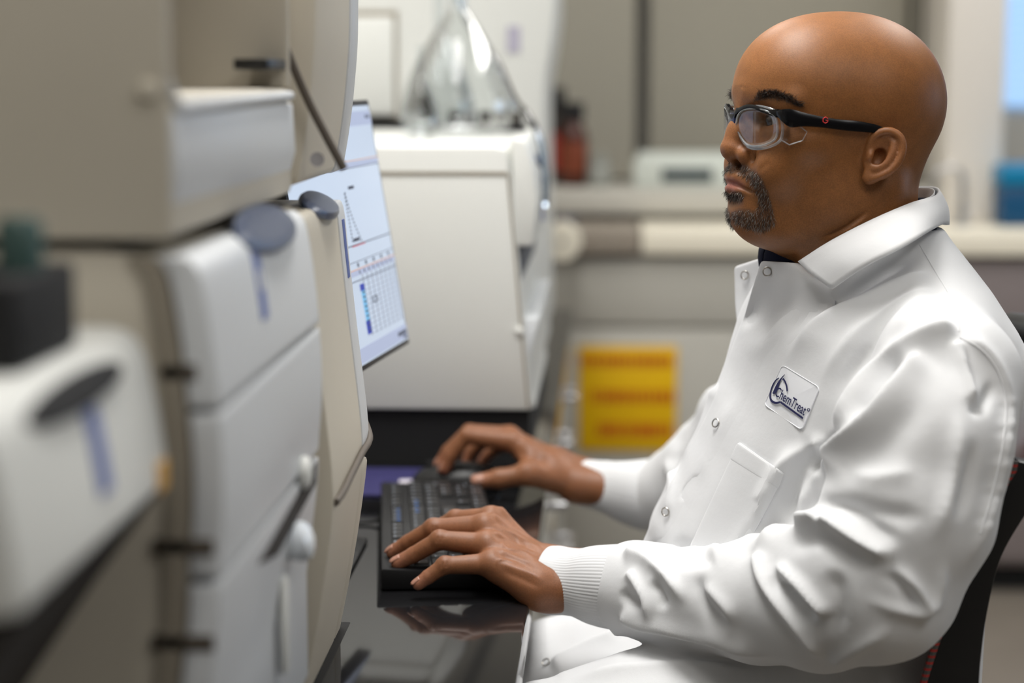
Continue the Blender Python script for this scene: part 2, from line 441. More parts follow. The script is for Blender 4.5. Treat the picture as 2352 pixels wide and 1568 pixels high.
def prof(pts, Y):
    return [tuple(U(a, b, Y)[[0, 2]]) for a, b in pts]
def smooth_prof(pts, n): return [tuple(p) for p in spline(pts, n)]
def strip(name, pts2, Y0, Y1, off, mt, parent, org, thick=.002):
    """thin band following a front profile (x, z), pushed out by off"""
    P = np.asarray(pts2); a = P + [off, 0]
    m = MB(); g0 = [(x, Y0, z) for x, z in a]; g1 = [(x, Y1, z) for x, z in a]
    h0 = [(x-thick-off, Y0, z) for x, z in a]; h1 = [(x-thick-off, Y1, z) for x, z in a]
    n = len(a); v = g0+g1+h0+h1; f = []
    for i in range(n-1):
        f += [(i, i+1, n+i+1, n+i), (2*n+i, 3*n+i, 3*n+i+1, 2*n+i+1), (i, 2*n+i, 2*n+i+1, i+1), (n+i, n+i+1, 3*n+i+1, 3*n+i)]
    f += [(0, n, 3*n, 2*n), (n-1, 3*n-1, 4*n-1, 2*n-1)]
    m.add(v, f); return m.build(name, mt, parent, origin=None) if org is None else m.build(name, mt, parent)
def oval_pad(name, c, ax1, ax2, nrm, thick, mt, parent):
    """raised oval pad: centre, two half axes, normal"""
    c, ax1, ax2, nrm = map(np.asarray, (c, ax1, ax2, nrm)); n = 36; v = []; f = []
    for (s, h) in ((1, 0), (1, .5), (.9, .9), (.6, 1.0)):
        for k in range(n):
            a = 2*math.pi*k/n
            v.append(c + s*(math.cos(a)*ax1 + math.sin(a)*ax2) + nrm*thick*h)
    for i in range(3):
        for k in range(n): f.append((i*n+k, i*n+(k+1)%n, (i+1)*n+(k+1)%n, (i+1)*n+k))
    f += [tuple(range(3*n, 4*n)), tuple(range(n-1, -1, -1))]
    return MB().add(v, f).build(name, mt, parent)

# ---- analyzer stack A (middle, Y 1.15 - 1.56)
AY0, AY1 = 1.15, 1.56
e = empty('analyzer_stack', (-.45, 1.35, .75)); tag(e, 'beige lower analyzer module with slate oval grip and open slot', 'analyzer')
inv = -np.array(e.location)
def place(o): o.location = Vector(o.location) + Vector(inv)
fr_up = spline(prof([(425, 592), (446, 610), (462, 645), (480, 740), (495, 850), (503, 935)], AY0), 20)
fr_lo = spline(prof([(504, 948), (512, 1060), (513, 1180), (505, 1300), (500, 1440), (470, 1700)], AY0), 20)
fr_lo = [p for p in fr_lo if p[1] > .80] + [(fr_lo[-1][0], .79)]
xb = -.85
body = [(xb, .77)] + [(x-.022, z) for x, z in fr_lo[::-1]] + [(x-.022, z) for x, z in fr_up[::-1]] + [(fr_up[0][0]-.05, fr_up[0][1]+.004), (xb, fr_up[0][1]+.004)]
place(MB().prism(body, AY0+.002, AY1).build('body', m_beige, e, bevel=.003))
gr = MB().prism([(x-.020, z) for x, z in fr_up] + [(x-.02, z) for x, z in fr_lo] + [(x-.034, z) for x, z in fr_lo[::-1]] + [(x-.034, z) for x, z in fr_up[::-1]], AY0-.001, AY0+.004)
place(gr.build('seam_channel', m_seam, e))
place(MB().prism([tuple(p) for p in fr_up] + [(x-.018, z) for x, z in fr_up[::-1]], AY0, AY1).build('upper_cover', m_cool, e, bevel=.004))
def lo_cover(z0, z1, y0, y1, name, mt, off=0.0):
    q = [p for p in fr_lo if z0 <= p[1] <= z1]
    xs = np.interp([z1, z0], [p[1] for p in fr_lo[::-1]], [p[0] for p in fr_lo[::-1]])
    q = [(xs[0], z1)] + q + [(xs[1], z0)]
    place(MB().prism([(x+off, z) for x, z in q] + [(x-.018+off, z) for x, z in q[::-1]], y0, y1).build(name, mt, e, bevel=.003))
lo_cover(.982, fr_lo[0][1]-.001, AY0, AY1, 'middle_cover', m_cool)
lo_cover(.795, .976, AY0, AY1, 'lower_cover', m_cool)
for (x0, x1, y_) in ((365, 452, 855), (352, 492, 1255), (350, 492, 1475)):
    a, b = U(x0, y_, AY0), U(x1, y_, AY0)
    place(MB().box((a[0], AY0-.001, a[2]-.005), (b[0], AY0+.004, a[2]+.005)).build('vent_slot', mat('slot_brown', srgb(84, 76, 66), .8, var=.05), e, bevel=.001))
# oval grip, blue print, slot, knob
def fx(z): 
    P = np.array(list(fr_up)+list(fr_lo)); i = np.argsort(P[:, 1]); return float(np.interp(z, P[i, 1], P[i, 0]))
ctr = U(585, 530, 1.33)
place(oval_pad('oval_grip', (-.2450, 1.41, 1.1705), (0, .106, 0), (.0125, 0, -.0145), (.72, 0, .69), .0045, m_navy, e))
strip_z = [U(600, 572, 1.335)[2], U(635, 728, 1.335)[2]]
zz = np.linspace(strip_z[1], strip_z[0], 8)
place(strip('blue_print', [(fx(z), z) for z in zz], 1.315, 1.337, .0008, m_blue, e, 1))
place(strip('white_print', [(fx(z), z) for z in zz[3:6]], 1.322, 1.330, .0014, m_white, e, 1))
# diagonal slot with a white tray and round knob
sl = MB(); A_ = U(600, 1262, 1.30); B_ = U(735, 1098, 1.50)
q = [(fx(A_[2])+.001, 1.27, A_[2]), (fx(B_[2])+.001, 1.535, B_[2]), (fx(B_[2])+.001, 1.53, B_[2]-.006), (fx(A_[2])+.001, 1.33, A_[2]-.006)]
v = q + [(x-.004, y, z) for x, y, z in q]
v[1] = (v[1][0], 1.545, A_[2]+.012); v[0] = (v[0][0], 1.285, A_[2]-.006); v[2] = (v[2][0], 1.54, A_[2]-.004); v[3] = (v[3][0], 1.36, A_[2]-.018)
for i in range(4): v[4+i] = (v[i][0]-.004, v[i][1], v[i][2])
sl.add(v, [(0,1,2,3),(7,6,5,4),(0,4,5,1),(1,5,6,2),(2,6,7,3),(3,7,4,0)])
place(sl.build('open_slot', m_dark, e))
k = U(680, 1250, 1.44)
place(MB().lathe([(.010, -.01), (.012, .0), (.0155, .010), (.014, .017), (.008, .021), (.001, .022)], c=(fx(k[2])-.004, 1.44, k[2]), axis=(1, 0, .25), n=24).build('knob', mat('knob_gloss', srgb(226, 232, 238), .12, coat=.6, var=.01), e))
place(MB().box((fx(k[2])-.004, 1.405, k[2]-.09), (fx(k[2]-.05)+.008, 1.425, k[2]-.018)).build('latch', m_white, e, bevel=.004))
k2 = U(690, 1085, 1.47)
place(MB().lathe([(.011, 0), (.013, .004), (.011, .008), (.004, .01)], c=(fx(k2[2])-.002, 1.47, k2[2]), axis=(1, 0, 0), n=20).build('valve_cap', m_white, e))
place(MB().box((xb+.02, AY0+.02, .7505), (fx(.79)-.03, AY1-.02, .77)).build('foot', m_blackm, e))

# ---- upper module of stack A
e2 = empty('analyzer_cabinet', (-.45, 1.37, 1.19)); inv = -np.array(e2.location)
tag(e2, 'large beige upper analyzer cabinet with a dark open bay', 'analyzer')
zb = U(300, 549, AY0)[2]; xf = U(400, 400, AY0)[0]
A2Y = 1.595
zsh = U(415, 214, AY0)[2]
place(MB().box((xb, AY0, zb), (xf-.002, A2Y, zsh)).build('body', m_beige, e2, bevel=.006))
place(MB().box((xb, AY0, zsh), (xf-.10, A2Y, zsh+.42)).build('bay_back', mat('bay_brown', srgb(150, 141, 128), .7, var=.05), e2, bevel=.002))
place(MB().box((xf-.10, AY0, zsh), (xf-.002, AY0+.012, zsh+.42)).build('side_wall', m_beige, e2, bevel=.003))
place(MB().box((xf-.10, A2Y-.012, zsh), (xf-.002, A2Y, zsh+.42)).build('side_wall', m_beige, e2, bevel=.003))
place(MB().tube([(xf-.006, AY0+.004, zsh+.42), (xf-.006, AY0+.004, zsh+.01), (xf, AY0+.012, zsh-.008), (xf, A2Y-.02, zsh-.006)], .004).build('bay_rim', m_cool, e2))
place(MB().prism([(xf, zsh-.012), (xf+.002, zsh-.05), (xf-.002, zb+.02), (xf-.012, zb+.004), (xf-.02, zb+.004), (xf-.02, zsh-.012)], AY0+.004, A2Y-.004).build('front_panel', m_cool, e2, bevel=.002))
place(MB().box((xb, AY0, zsh+.42), (xf-.002, A2Y, zsh+.5)).build('top', m_beige, e2, bevel=.004))  # unseen roof, added to keep the bay interior dark
place(MB().box((xb, AY0-.004, zb), (xf-.002, AY0, zsh+.5)).build('side_panel', m_beige, e2, bevel=.002))
place(MB().box((xb+.01, AY0+.008, 1.1795), (xf-.03, A2Y-.01, zb-.0003)).build('under_block', m_blackm, e2))  # black fill that paints the shade in the gap between the modules
k = U(341, 207, AY0-.004)
place(MB().lathe([(.0062, 0), (.0062, .002), (.005, .0035), (.002, .004)], c=(k[0], AY0-.004, k[2]), axis=(0, -1, 0), n=28).build('screw_cap', m_beige, e2))
k = U(615, 148, 1.55)
place(MB().box((xf-.03, 1.50, k[2]-.004), (xf-.004, 1.585, k[2]+.004)).build('latch', m_black, e2, bevel=.001))
for (yy) in (1.2, 1.55):
    place(MB().lathe([(.012, -.005), (.012, .0)], c=(xf-.15, yy, zb), n=16).build('foot', m_blackm, e2))
    place(MB().lathe([(.012, -.005), (.012, .0)], c=(xf-.5, yy, zb), n=16).build('foot', m_blackm, e2))

# ---- stack B (Y 1.60 - 1.85)
BY0, BY1 = 1.62, 1.86
e = empty('analyzer_column', (-.45, 1.74, .75)); inv = -np.array(e.location)
tag(e, 'slim beige analyzer column standing next to the monitor', 'analyzer')
fb = spline(prof([(775, 452), (788, 480), (799, 580), (815, 720), (832, 860), (843, 960), (845, 1040), (836, 1130), (815, 1270), (790, 1400), (776, 1468)], BY1), 34)
zt = fb[0][1]; zlo = fb[-1][1]
place(MB().prism([tuple(p) for p in fb] + [(xb, zlo), (xb, zt)], BY0, BY1-.045).build('body', m_beige, e, bevel=.006))
place(MB().prism([(x+.001, z) for x, z in fb[1:20]] + [(x-.02, z) for x, z in fb[1:20][::-1]], BY1-.044, BY1).build('front_cover', m_cool, e, bevel=.004))
place(MB().prism([tuple(p) for p in fb[20:]] + [(x-.02, z) for x, z in fb[20:][::-1]], BY1-.044, BY1).build('lower_cover', m_beige, e, bevel=.004))
c = U(742, 452, 1.75)
place(oval_pad('oval_grip', (fb[0][0]-.003, 1.755, zt-.003), (0, .062, 0), (.015, 0, -.010), (.5, 0, .86), .007, m_navy, e))
zz = np.linspace(U(790, 632, BY1)[2], U(780, 500, BY1)[2], 8)
P = np.array(fb); i = np.argsort(P[:, 1])
fbx = lambda z: float(np.interp(z, P[i, 1], P[i, 0]))
place(strip('blue_print', [(fbx(z), z) for z in zz], BY1-.026, BY1-.012, .0016, m_blue, e, 1))
place(MB().box((xb+.1, BY0-.02, .7505), (fbx(zlo)+.012, BY1+.02, zlo-.0005)).build('base', m_blackm, e, bevel=.003))
# cable over the column
cb = [U(757, 1150, 1.63) + [.006, -.006, 0], U(780, 1128, 1.66)+[.004, 0, 0], U(805, 1085, 1.72)+[.004, 0, 0], U(822, 1040, 1.79)+[.004, 0, 0], U(834, 1005, 1.85)+[.006, 0, 0], U(836, 960, 1.875)]
for q in cb[1:5]: q[0] = fbx(q[2]) + .003
place(MB().tube(spline(cb, 24), .0032).build('cable', m_cable, e))

e = empty('analyzer_hood', (-.45, 1.78, 1.2)); inv = -np.array(e.location)
tag(e, 'pale curved upper analyzer hood in front of the monitor screen', 'analyzer')
HY0, HY1 = 1.64, 1.90
fh = spline(prof([(820, -90), (820, 0), (818, 110), (808, 230), (796, 320), (783, 392)], HY1), 22)
place(MB().prism([tuple(p) for p in fh] + [(xb, fh[-1][1]), (xb, fh[0][1])], HY0, HY1-.05).build('body', m_beige, e, bevel=.008))
place(MB().prism([(x+.002, z) for x, z in fh] + [(x-.03, z) for x, z in fh[::-1]], HY1-.05, HY1).build('front_cover', m_cool, e, bevel=.006))
k = U(740, 366, HY0)
place(MB().lathe([(.006, 0), (.006, .0006)], c=(k[0]-.004, HY0-.001, k[2]), axis=(0, -1, 0), n=20).build('maker_mark', mat('grey_print', srgb(172, 170, 174), .5), e))
place(MB().tube(spline([U(606, -40, 1.606), U(628, 40, 1.608), U(660, 120, 1.615), U(705, 225, 1.625), U(748, 310, 1.63), U(790, 388, 1.635)], 30), .0035).build('cable', m_cable, e))
place(MB().lathe([(.012, -.02), (.012, .0)], c=(-.4, 1.77, fh[-1][1]), n=16).build('foot', m_blackm, e))

# ---- near module C (Y .85 - 1.14)
CY0, CY1 = .84, 1.135
e = empty('analyzer_module', (-.45, 1.0, .75)); inv = -np.array(e.location)
tag(e, 'blurred near analyzer module with black oval grip and orange sticker', 'analyzer')
fc = spline(prof([(255, 745), (300, 760), (332, 800), (352, 870), (372, 970), (385, 1060), (388, 1105)], CY1), 20)
zc0 = fc[-1][1]; zc1 = fc[0][1]
place(MB().prism([tuple(p) for p in fc] + [(fc[-1][0]-.02, zc0-.004), (xb, zc0-.004), (xb, zc1)], CY0, CY1).build('cover', m_white, e, bevel=.008))
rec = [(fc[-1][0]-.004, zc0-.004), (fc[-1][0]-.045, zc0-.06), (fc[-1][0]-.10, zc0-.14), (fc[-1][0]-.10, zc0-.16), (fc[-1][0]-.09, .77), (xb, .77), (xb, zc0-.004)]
place(MB().prism(rec[:4] + [(xb, zc0-.16), rec[6]], CY0+.004, CY1-.002).build('bay_shade', m_dark, e))  # solid dark wedge; the shade under the cover is put into its colour
place(MB().prism([rec[3], rec[4], rec[5], (xb, zc0-.16)], CY0, CY1).build('lower_body', m_beige, e, bevel=.006))
place(MB().box((xb+.02, CY0+.01, .7505), (rec[4][0]-.03, CY1-.01, .77)).build('base', m_blackm, e))
c = U(175, 895, 1.0)
def fcx(z):
    Q = np.array(fc); j = np.argsort(Q[:, 1]); return float(np.interp(z, Q[j, 1], Q[j, 0]))
g = oval_pad('oval_grip', (fcx(c[2])-.003, .985, c[2]), (.0, .092, .0), (.004, 0, -.0085), (.93, 0, .36), .006, m_blackm, e); place(g)
zz = np.linspace(U(230, 1125, 1.0)[2], U(195, 935, 1.0)[2], 8)
place(strip('blue_print', [(fcx(z), z) for z in zz], .985, 1.005, .0016, m_blue, e, 1))
k = U(362, 1105, 1.12)
place(MB().box((fcx(k[2]+.008), 1.107, k[2]-.004), (fcx(k[2]+.008)+.002, 1.128, k[2]+.012)).build('sticker', mat('orange_sticker', srgb(226, 176, 96), .5, var=.05), e))
# black and red carton on top of it
bx0 = U(-30, 800, 1.0); bx1 = U(160, 660, 1.0)
e = empty('reagent_pack', (bx1[0]-.06, 1.0, zc1)); tag(e, 'black and red reagent pack standing on the near module', 'reagent pack')
MB().box((-.10, -.06, 0), (.05, .05, .045)).build('carton', m_blackm, e, bevel=.004)
MB().box((-.06, -.064, .004), (.015, -.0605, .032)).build('red_label', m_red, e)
MB().lathe([(.012, .045), (.012, .068), (.009, .072)], c=(.035, 0, 0), n=18).build('cap', mat('green_cap', srgb(60, 84, 80), .4, var=.05), e)

# ---- far instrument E
EY0, EY1 = 2.66, 3.5
e = empty('lab_instrument', (-.4, 3.05, .75)); inv = -np.array(e.location)
tag(e, 'pale grey lab instrument over a black block behind the hands, flasks on top', 'instrument')
zE0 = U(1100, 942, EY0)[2]; zE1 = U(1000, 337, EY0)[2]
xE1 = U(1171, 400, EY0)[0]; xE2 = U(1222, 930, EY0)[0]
place(MB().prism([(-.8, zE0), (xE2, zE0), (xE1, zE1-.03), (xE1-.005, zE1-.004), (xE1-.02, zE1), (-.8, zE1)], EY0, EY1).build('body', m_white, e, bevel=.005))
y1 = U(1000, 398, EY0)[2]
place(MB().box((-.8, EY0-.0012, y1-.0025), (xE1-.004, EY0+.002, y1+.0025)).build('seam', m_seam, e))
place(MB().prism([(xE1-.004, y1), (xE2-.007, zE0+.004), (xE2-.004, zE0+.004), (xE1-.001, y1)], EY0-.0012, EY0+.002).build('seam', m_seam, e))
xh = U(1240, 450, 3.1)[0]
zh0 = U(1240, 535, 2.9)[2]
place(MB().prism([(xE1+.001, zE1+.012), (xE1+.02, zE1+.008), (xh+.006, zE1-.03), (xh+.012, zE1-.07), (xh+.006, zh0), (xE1+.004, zh0)], EY0+.01, EY1-.3).build('front_head', m_white, e, bevel=.006))
place(MB().prism([(xE1+.004, zh0), (xh-.01, zh0), (xh-.012, zh0-.10), (xE1+.012, zh0-.10)], EY0+.03, EY1-.32).build('recess', mat('recess_grey', srgb(84, 88, 96), .6, var=.1), e))
zd = U(1240, 690, 2.9)[2]; zd2 = U(1240, 785, 2.9)[2]
place(MB().prism([(xE1+.012, zd), (xh+.014, zd), (xh-.002, zd2), (xE1+.018, zd2)], EY0+.03, EY1-.3).build('drawer', m_cool, e, bevel=.004))
place(MB().prism([(xE1+.018, zd2), (xh-.01, zd2), (xE2+.004, zE0), (xE2-.002, zE0)], EY0+.02, EY1-.3).build('lower_front', m_white, e, bevel=.004))
place(oval_pad('oval_grip', (xh-.002, 2.86, zE1-.022), (0, .05, 0), (.012, 0, -.014), (.8, 0, .6), .007, m_navy, e))
place(MB().box((xh+.010, 2.88, zE1-.115), (xh+.0125, 2.90, zE1-.05)).build('blue_print', m_blue, e))
k = U(1192, 760, EY0)
place(MB().lathe([(.006, 0), (.006, .003), (.003, .005)], c=(k[0], EY0, k[2]), axis=(0, -1, 0), n=18).build('screw_cap', m_white, e))
place(MB().box((-.8, EY0+.012, .7505), (xE2-.004, EY1-.1, zE0)).build('under_block', m_blackm, e))  # black block between the bench and the body
# hose from the flasks down the front
hs = [U(1040, -60, 3.3), U(1062, 20, 3.28), U(1085, 70, 3.25), U(1140, 140, 3.15), U(1180, 225, 3.0), U(1212, 265, 2.9), U(1240, 320, 2.86), U(1253, 400, 2.86), U(1252, 470, 2.88)]
hose = MB().tube(spline(hs, 50), .0055).build('hose', thin_glass('clear_hose', (.80, .87, .95), .1, 2.5)); 
tag(hose, 'clear bluish plastic hose curving over the far instrument', 'hose')

# flasks on the far instrument
def flask(px, pyb, Y, R, H, label, neckh):
    b = U(px, pyb, Y); e = empty('glass_flask', (b[0], Y, zE1+.001)); tag(e, label, 'flask', 'glass flasks on the far instrument')
    nk = R*.16
    pr = [(.002, .002), (R*.6, .001), (R*.86, .010), (R*.98, H*.13), (R, H*.22), (R*.95, H*.34), (R*.80, H*.52), (R*.58, H*.70), (R*.36, H*.86), (nk*1.2, H*.97), (nk, H*1.05), (nk, H+neckh), (nk*1.25, H+neckh+.004), (nk*1.2, H+neckh+.008)]
    P2 = spline(pr, 60)
    inn = [(max(r-.003, .0005), h+(.003 if i < 10 else 0)) for i, (r, h) in enumerate(P2)][::-1]
    MB().lathe([tuple(p) for p in P2] + inn, n=48, cap=False).build('body', m_glass, e)
flask(1052, 305, 3.18, .092, .20, 'large clear pear-shaped glass flask on the far instrument', .12)
flask(966, 312, 3.0, .030, .10, 'small clear glass flask left of the large one', .03)
flask(1010, 305, 3.40, .06, .17, 'middle-sized clear flask partly behind the large one', .06)
# small black tray beneath flasks
t0 = U(1110, 283, 3.3)
e = empty('stopper_tray', (t0[0], 3.36, zE1+.001)); tag(e, 'low dark tray of stoppers behind the large flask', 'tray')
MB().box((-.07, -.03, 0), (.07, .03, .012)).build('tray', m_blackm, e, bevel=.003)
for i in range(5): MB().lathe([(.009, .012), (.011, .03), (.010, .033)], c=(-.052+i*.026, 0, 0), n=14).build('stopper', m_steel if i % 2 else m_dark, e)

# ---- instrument F behind the flasks
FY0, FY1 = 3.62, 4.2
e = empty('tall_instrument', (-.6, 3.9, .75)); inv = -np.array(e.location)
tag(e, 'tall light instrument with a curved right edge behind the flasks', 'instrument')
ff = spline(prof([(1272, -120), (1275, 0), (1268, 90), (1252, 190), (1248, 290), (1250, 500), (1250, 800)], FY0), 24)
ff = [p for p in ff if p[1] > .79] + [(ff[-1][0], .79)]
place(MB().prism([tuple(p) for p in ff] + [(-.95, .79), (-.95, ff[0][1])], FY0, FY1).build('body', m_white, e, bevel=.01))
place(MB().box((-.9, FY0+.02, .7505), (ff[-1][0]-.03, FY1-.02, .79)).build('under_block', m_blackm, e))
d0 = U(905, 265, FY0-.02); d1 = U(780, 38, FY0-.02)
place(MB().box((d1[0]-.2, FY0-.02, d0[2]), (d0[0], FY0, d1[2])).build('door', m_white, e, bevel=.006))
place(MB().box((d1[0]-.2, FY0-.006, d0[2]-.018), (d0[0]+.006, FY0+.001, d1[2]+.010)).build('door_gap', m_seam, e))
place(MB().box((d1[0]-.2, FY0-.03, d0[2]-.032), (d0[0]+.02, FY0-.004, d0[2]-.006)).build('rail', m_blackm, e))
k0 = U(1165, 60, FY0); k1 = U(1195, 120, FY0)
place(MB().box((k0[0], FY0-.003, k1[2]), (k1[0], FY0, k0[2])).build('sticker', mat('lilac_print', srgb(176, 172, 190), .5), e))
# papers / strip light grey column behind

# ------------------------------------------------------------------ monitor
e = empty('monitor', (-.33, 2.09, .7505)); inv = -np.array(e.location)
tag(e, 'thin black computer monitor showing a chromatogram and spreadsheet', 'monitor')
c00 = U(943, 788, 2.30); c01 = U(845, 228, 2.30)              # far bottom / far top
dn = U(835, 855, 2.07) - c00; dn[2] = 0; dn /= np.linalg.norm(dn)   # towards the camera along the screen
up = c01 - c00; Hm = np.linalg.norm(up); up /= Hm
up -= dn*(up @ dn); up /= np.linalg.norm(up)
nr = np.cross(dn, up); nr = nr if nr[0] > 0 else -nr           # towards the man
Wm = .40
def S(u, v, d=0.0):       # u 0..1 from the far edge towards the camera, v 0..1 upwards
    return c00 + dn*(u*Wm) + up*(v*Hm) + nr*d
def slab(m, u0, u1, v0, v1, d0, d1):
    P = [S(u, v, d) for d in (d0, d1) for (u, v) in ((u0, v0), (u1, v0), (u1, v1), (u0, v1))]
    m.add(P, [(0,3,2,1),(4,5,6,7),(0,1,5,4),(1,2,6,5),(2,3,7,6),(3,0,4,7)]); return m
bz = .018
place(slab(MB(), 0, 1, 0, 1, -.022, -.001).build('housing', m_black, e, bevel=.002))
m_scr = mat('screen_white', (.02, .02, .02), .25, emit=srgb(206, 220, 240), estr=.8)
scr = slab(MB(), bz, 1-bz, bz*1.3, 1-bz*1.3, -.001, -.0004).build('screen', m_scr, e, auto=0, smooth=False); place(scr)
m_l = mat('screen_ink', (.02, .02, .02), .4, emit=srgb(70, 74, 90), estr=.7)
m_lg = mat('screen_grid', (.02, .02, .02), .4, emit=srgb(150, 156, 172), estr=.8)
m_bar = mat('screen_bar', (.02, .02, .02), .4, emit=srgb(176, 186, 214), estr=.9)
m_sel = mat('screen_blue', (.02, .02, .02), .4, emit=srgb(20, 50, 170), estr=.9)
m_sel2 = mat('screen_light_blue', (.02, .02, .02), .4, emit=srgb(120, 190, 235), estr=.9)
m_or = mat('screen_orange', (.02, .02, .02), .4, emit=srgb(214, 150, 100), estr=.9)
m_rd = mat('screen_red', (.02, .02, .02), .4, emit=srgb(200, 60, 80), estr=.9)
def decal(name, rects, mt, d=0.0):
    m = MB()
    for (u0, u1, v0, v1) in rects: slab(m, u0, u1, v0, v1, -.0004, .0002+d)
    place(m.build(name, mt, e, auto=0, smooth=False))
decal('title_bars', [(bz, 1-bz, .90, .955), (bz, 1-bz, .745, .765), (bz, 1-bz, .345, .365), (bz, 1-bz, .03, .085)], m_bar)
decal('orange_rules', [(bz, 1-bz, .768, .771), (bz, 1-bz, .366, .369)], m_or, .0001)
decal('axis_rules', [(bz, 1-bz, .742, .745), (bz, 1-bz, .455, .459), (bz, 1-bz, .395, .397), (bz, 1-bz, .325, .328)], m_l, .0001)
decal('grid_rules', [(bz, .46, v, v+.0016) for v in np.arange(.115, .325, .0185)] + [(u, u+.0025, .11, .345) for u in np.arange(.05, .46, .052)], m_lg)
decal('blue_column', [(.42, .46, .12, .17), (.42, .46, .285, .31)], m_sel, .0002)
decal('light_column', [(.42, .455, .17, .285)], m_sel2, .0001)
decal('cursor_box', [(.30, .345, .222, .225), (.30, .345, .245, .248), (.30, .303, .222, .248), (.342, .345, .222, .248)], m_l, .0003)
pk = []
for i in range(14):
    t = i/14
    pk.append((.455-.0*t, .458-.0*t, .47+.19*t, .47+.19*t+.008)); pk.append((.455-.09*(1-t)**1.6-.004, .455-.09*(1-t)**1.6, .465+.2*t, .465+.2*t+.008))
decal('peak_curve', pk, m_l, .0001)
decal('baseline_red', [(.33, .47, .452, .456)], m_rd, .0003)
tx = []
r3 = random.Random(5)
for (u, v, n) in ((.40, .665, 7), (.44, .47, 8)):
    for i in range(n): tx.append((u-i*.008, u-i*.008+.005, v, v+.012))
for u in np.arange(.06, .46, .052): tx.append((u+.015, u+.022, .348, .362))
for u in np.arange(.08, .46, .09): tx.append((u, u+.008, .375, .39))
tx += [(.04+.02*i, .04+.02*i+.008, .925, .94) for i in range(3)] + [(.03+.012*i, .03+.012*i+.007, .05, .066) for i in range(9)] + [(.03+.012*i, .037+.012*i, .034, .045) for i in range(4)]
for i in range(9): tx.append((.43, .445, .13+i*.018, .138+i*.018))
decal('screen_text', tx, m_l, .0004)
place(MB().box((-.40, 2.06, .757), (-.36, 2.12, 1.10)).build('stand_neck', m_black, e, bevel=.004))
place(MB().prism([(-.46, .7505), (-.272, .7505), (-.272, .756), (-.36, .764), (-.46, .764)], 1.97, 2.21).build('stand_foot', m_black, e, bevel=.002))
hb = S(.5, .5, -.022); place(MB().box((-.40, 2.07, hb[2]-.05), (hb[0], 2.11, hb[2]+.05)).build('stand_hinge', m_black, e, bevel=.004))

# ------------------------------------------------------------------ keyboard
K0 = UZ(875, 1110, .772); K1 = UZ(875, 1311, .772)            # back edge, far and near ends
kd = K1 - K0; kd[2] = 0; KL = np.linalg.norm(kd); kd /= KL     # from the far end (number pad) towards the near end
kw = np.array([-kd[1], kd[0], 0.0]); kw = kw if kw[0] > 0 else -kw   # from back edge to the user
KW = .128
e = empty('keyboard', tuple(K0[:2]) + (.7505,)); inv = -np.array(e.location)
tag(e, 'black full-size computer keyboard under the left hand', 'keyboard')
def KP(l, w_, z): return np.array([K0[0], K0[1], 0]) + kd*l + kw*w_ + np.array([0, 0, z])
def kz(w_): return .7745 - .006*(w_/KW)
m_kb = mat('keyboard_black', (.007, .007, .008), .5, spec=.3, bump=.1, bscale=2500)
m_key = mat('key_black', (.010, .010, .011), .38, bump=.05, bscale=1800)
P = [KP(l, w_, z) for (w_, zf) in ((0, 0), (KW, 0), (KW, 1), (0, 1)) for l in (0, KL) for z in [(.7515 if not zf else kz(w_))]]
mb = MB(); mb.add([P[0], P[1], P[3], P[2], P[4], P[5], P[7], P[6]][:0] or [KP(0,0,.7515), KP(KL,0,.7515), KP(KL,KW,.7515), KP(0,KW,.7515), KP(0,0,kz(0)), KP(KL,0,kz(0)), KP(KL,KW,kz(KW)), KP(0,KW,kz(KW))],
       [(0,1,2,3),(7,6,5,4),(0,4,5,1),(1,5,6,2),(2,6,7,3),(3,7,4,0)])
place(mb.build('case', m_kb, e, bevel=.003))
key_cache = {}
def key(l0, w0, kl, kwid):
    """l0 measured from the far end"""
    c = KP(l0+kl/2, w0+kwid/2, kz(w0+kwid/2))
    kk = (round(kl, 4), round(kwid, 4))
    if kk not in key_cache:
        m = MB(); n = 4; v = []
        for (s, h) in ((1, 0), (1, .0012), (.86, .0042)):
            for (a, b) in ((-1,-1), (1,-1), (1,1), (-1,1)):
                v.append(kd*(a*kl/2*(1-(1-s)*.016/kl)) + kw*(b*kwid/2*(1-(1-s)*.016/kwid)) + np.array([0, 0, h]))
        f = [(8, 9, 10, 11)] + [(i*4+k, i*4+(k+1)%4, i*4+4+(k+1)%4, i*4+4+k) for i in range(2) for k in range(4)]
        m.add(v, f); o = m.build('key', m_key, e, smooth=False); key_cache[kk] = o.data
    else:
        o = bpy.data.objects.new('key', key_cache[kk]); COL.objects.link(o); o.parent = e
    o.location = Vector(c + inv)
g = .0015; ku = .0188
rows = [.012, .034, .0525, .071, .0895, .108]     # w offsets of the six rows
def lx(u): return KL - .010 - u*ku                # u in key units from the near (left-hand) end
def krow(r, keys, hgt=.0165):
    u = 0
    for k in keys:
        if k < 0: u += -k; continue
        key(lx(u+k)+g/2, rows[r], k*ku-g, hgt); u += k
krow(0, [1, -.7, 1,1,1,1, -.35, 1,1,1,1, -.35, 1,1,1,1, -.3, 1,1,1, -.3, .9,.9,.9,.9], .013)
krow(1, [1]*13 + [2, -.3, 1,1,1, -.3, 1,1,1,1])
krow(2, [1.5] + [1]*12 + [1.5, -.3, 1,1,1, -.3, 1,1,1])
krow(3, [1.75] + [1]*11 + [2.25, -3.6, 1,1,1])
krow(4, [2.25] + [1]*10 + [2.75, -1.3, 1, -1.3, 1,1,1])
krow(5, [1.25,1.25,1.25,6.25,1.25,1.25,1.25,1.25, -.3, 1,1,1, -.3, 2,1], .0165)
key(lx(22.1+.0)+g/2 if False else lx(15.3+3+.3+4)+g/2, rows[2], ku-g, .035)
key(lx(15.3+3+.3+4)+g/2, rows[4], ku-g, .035)
lg = MB()
r4 = random.Random(2)
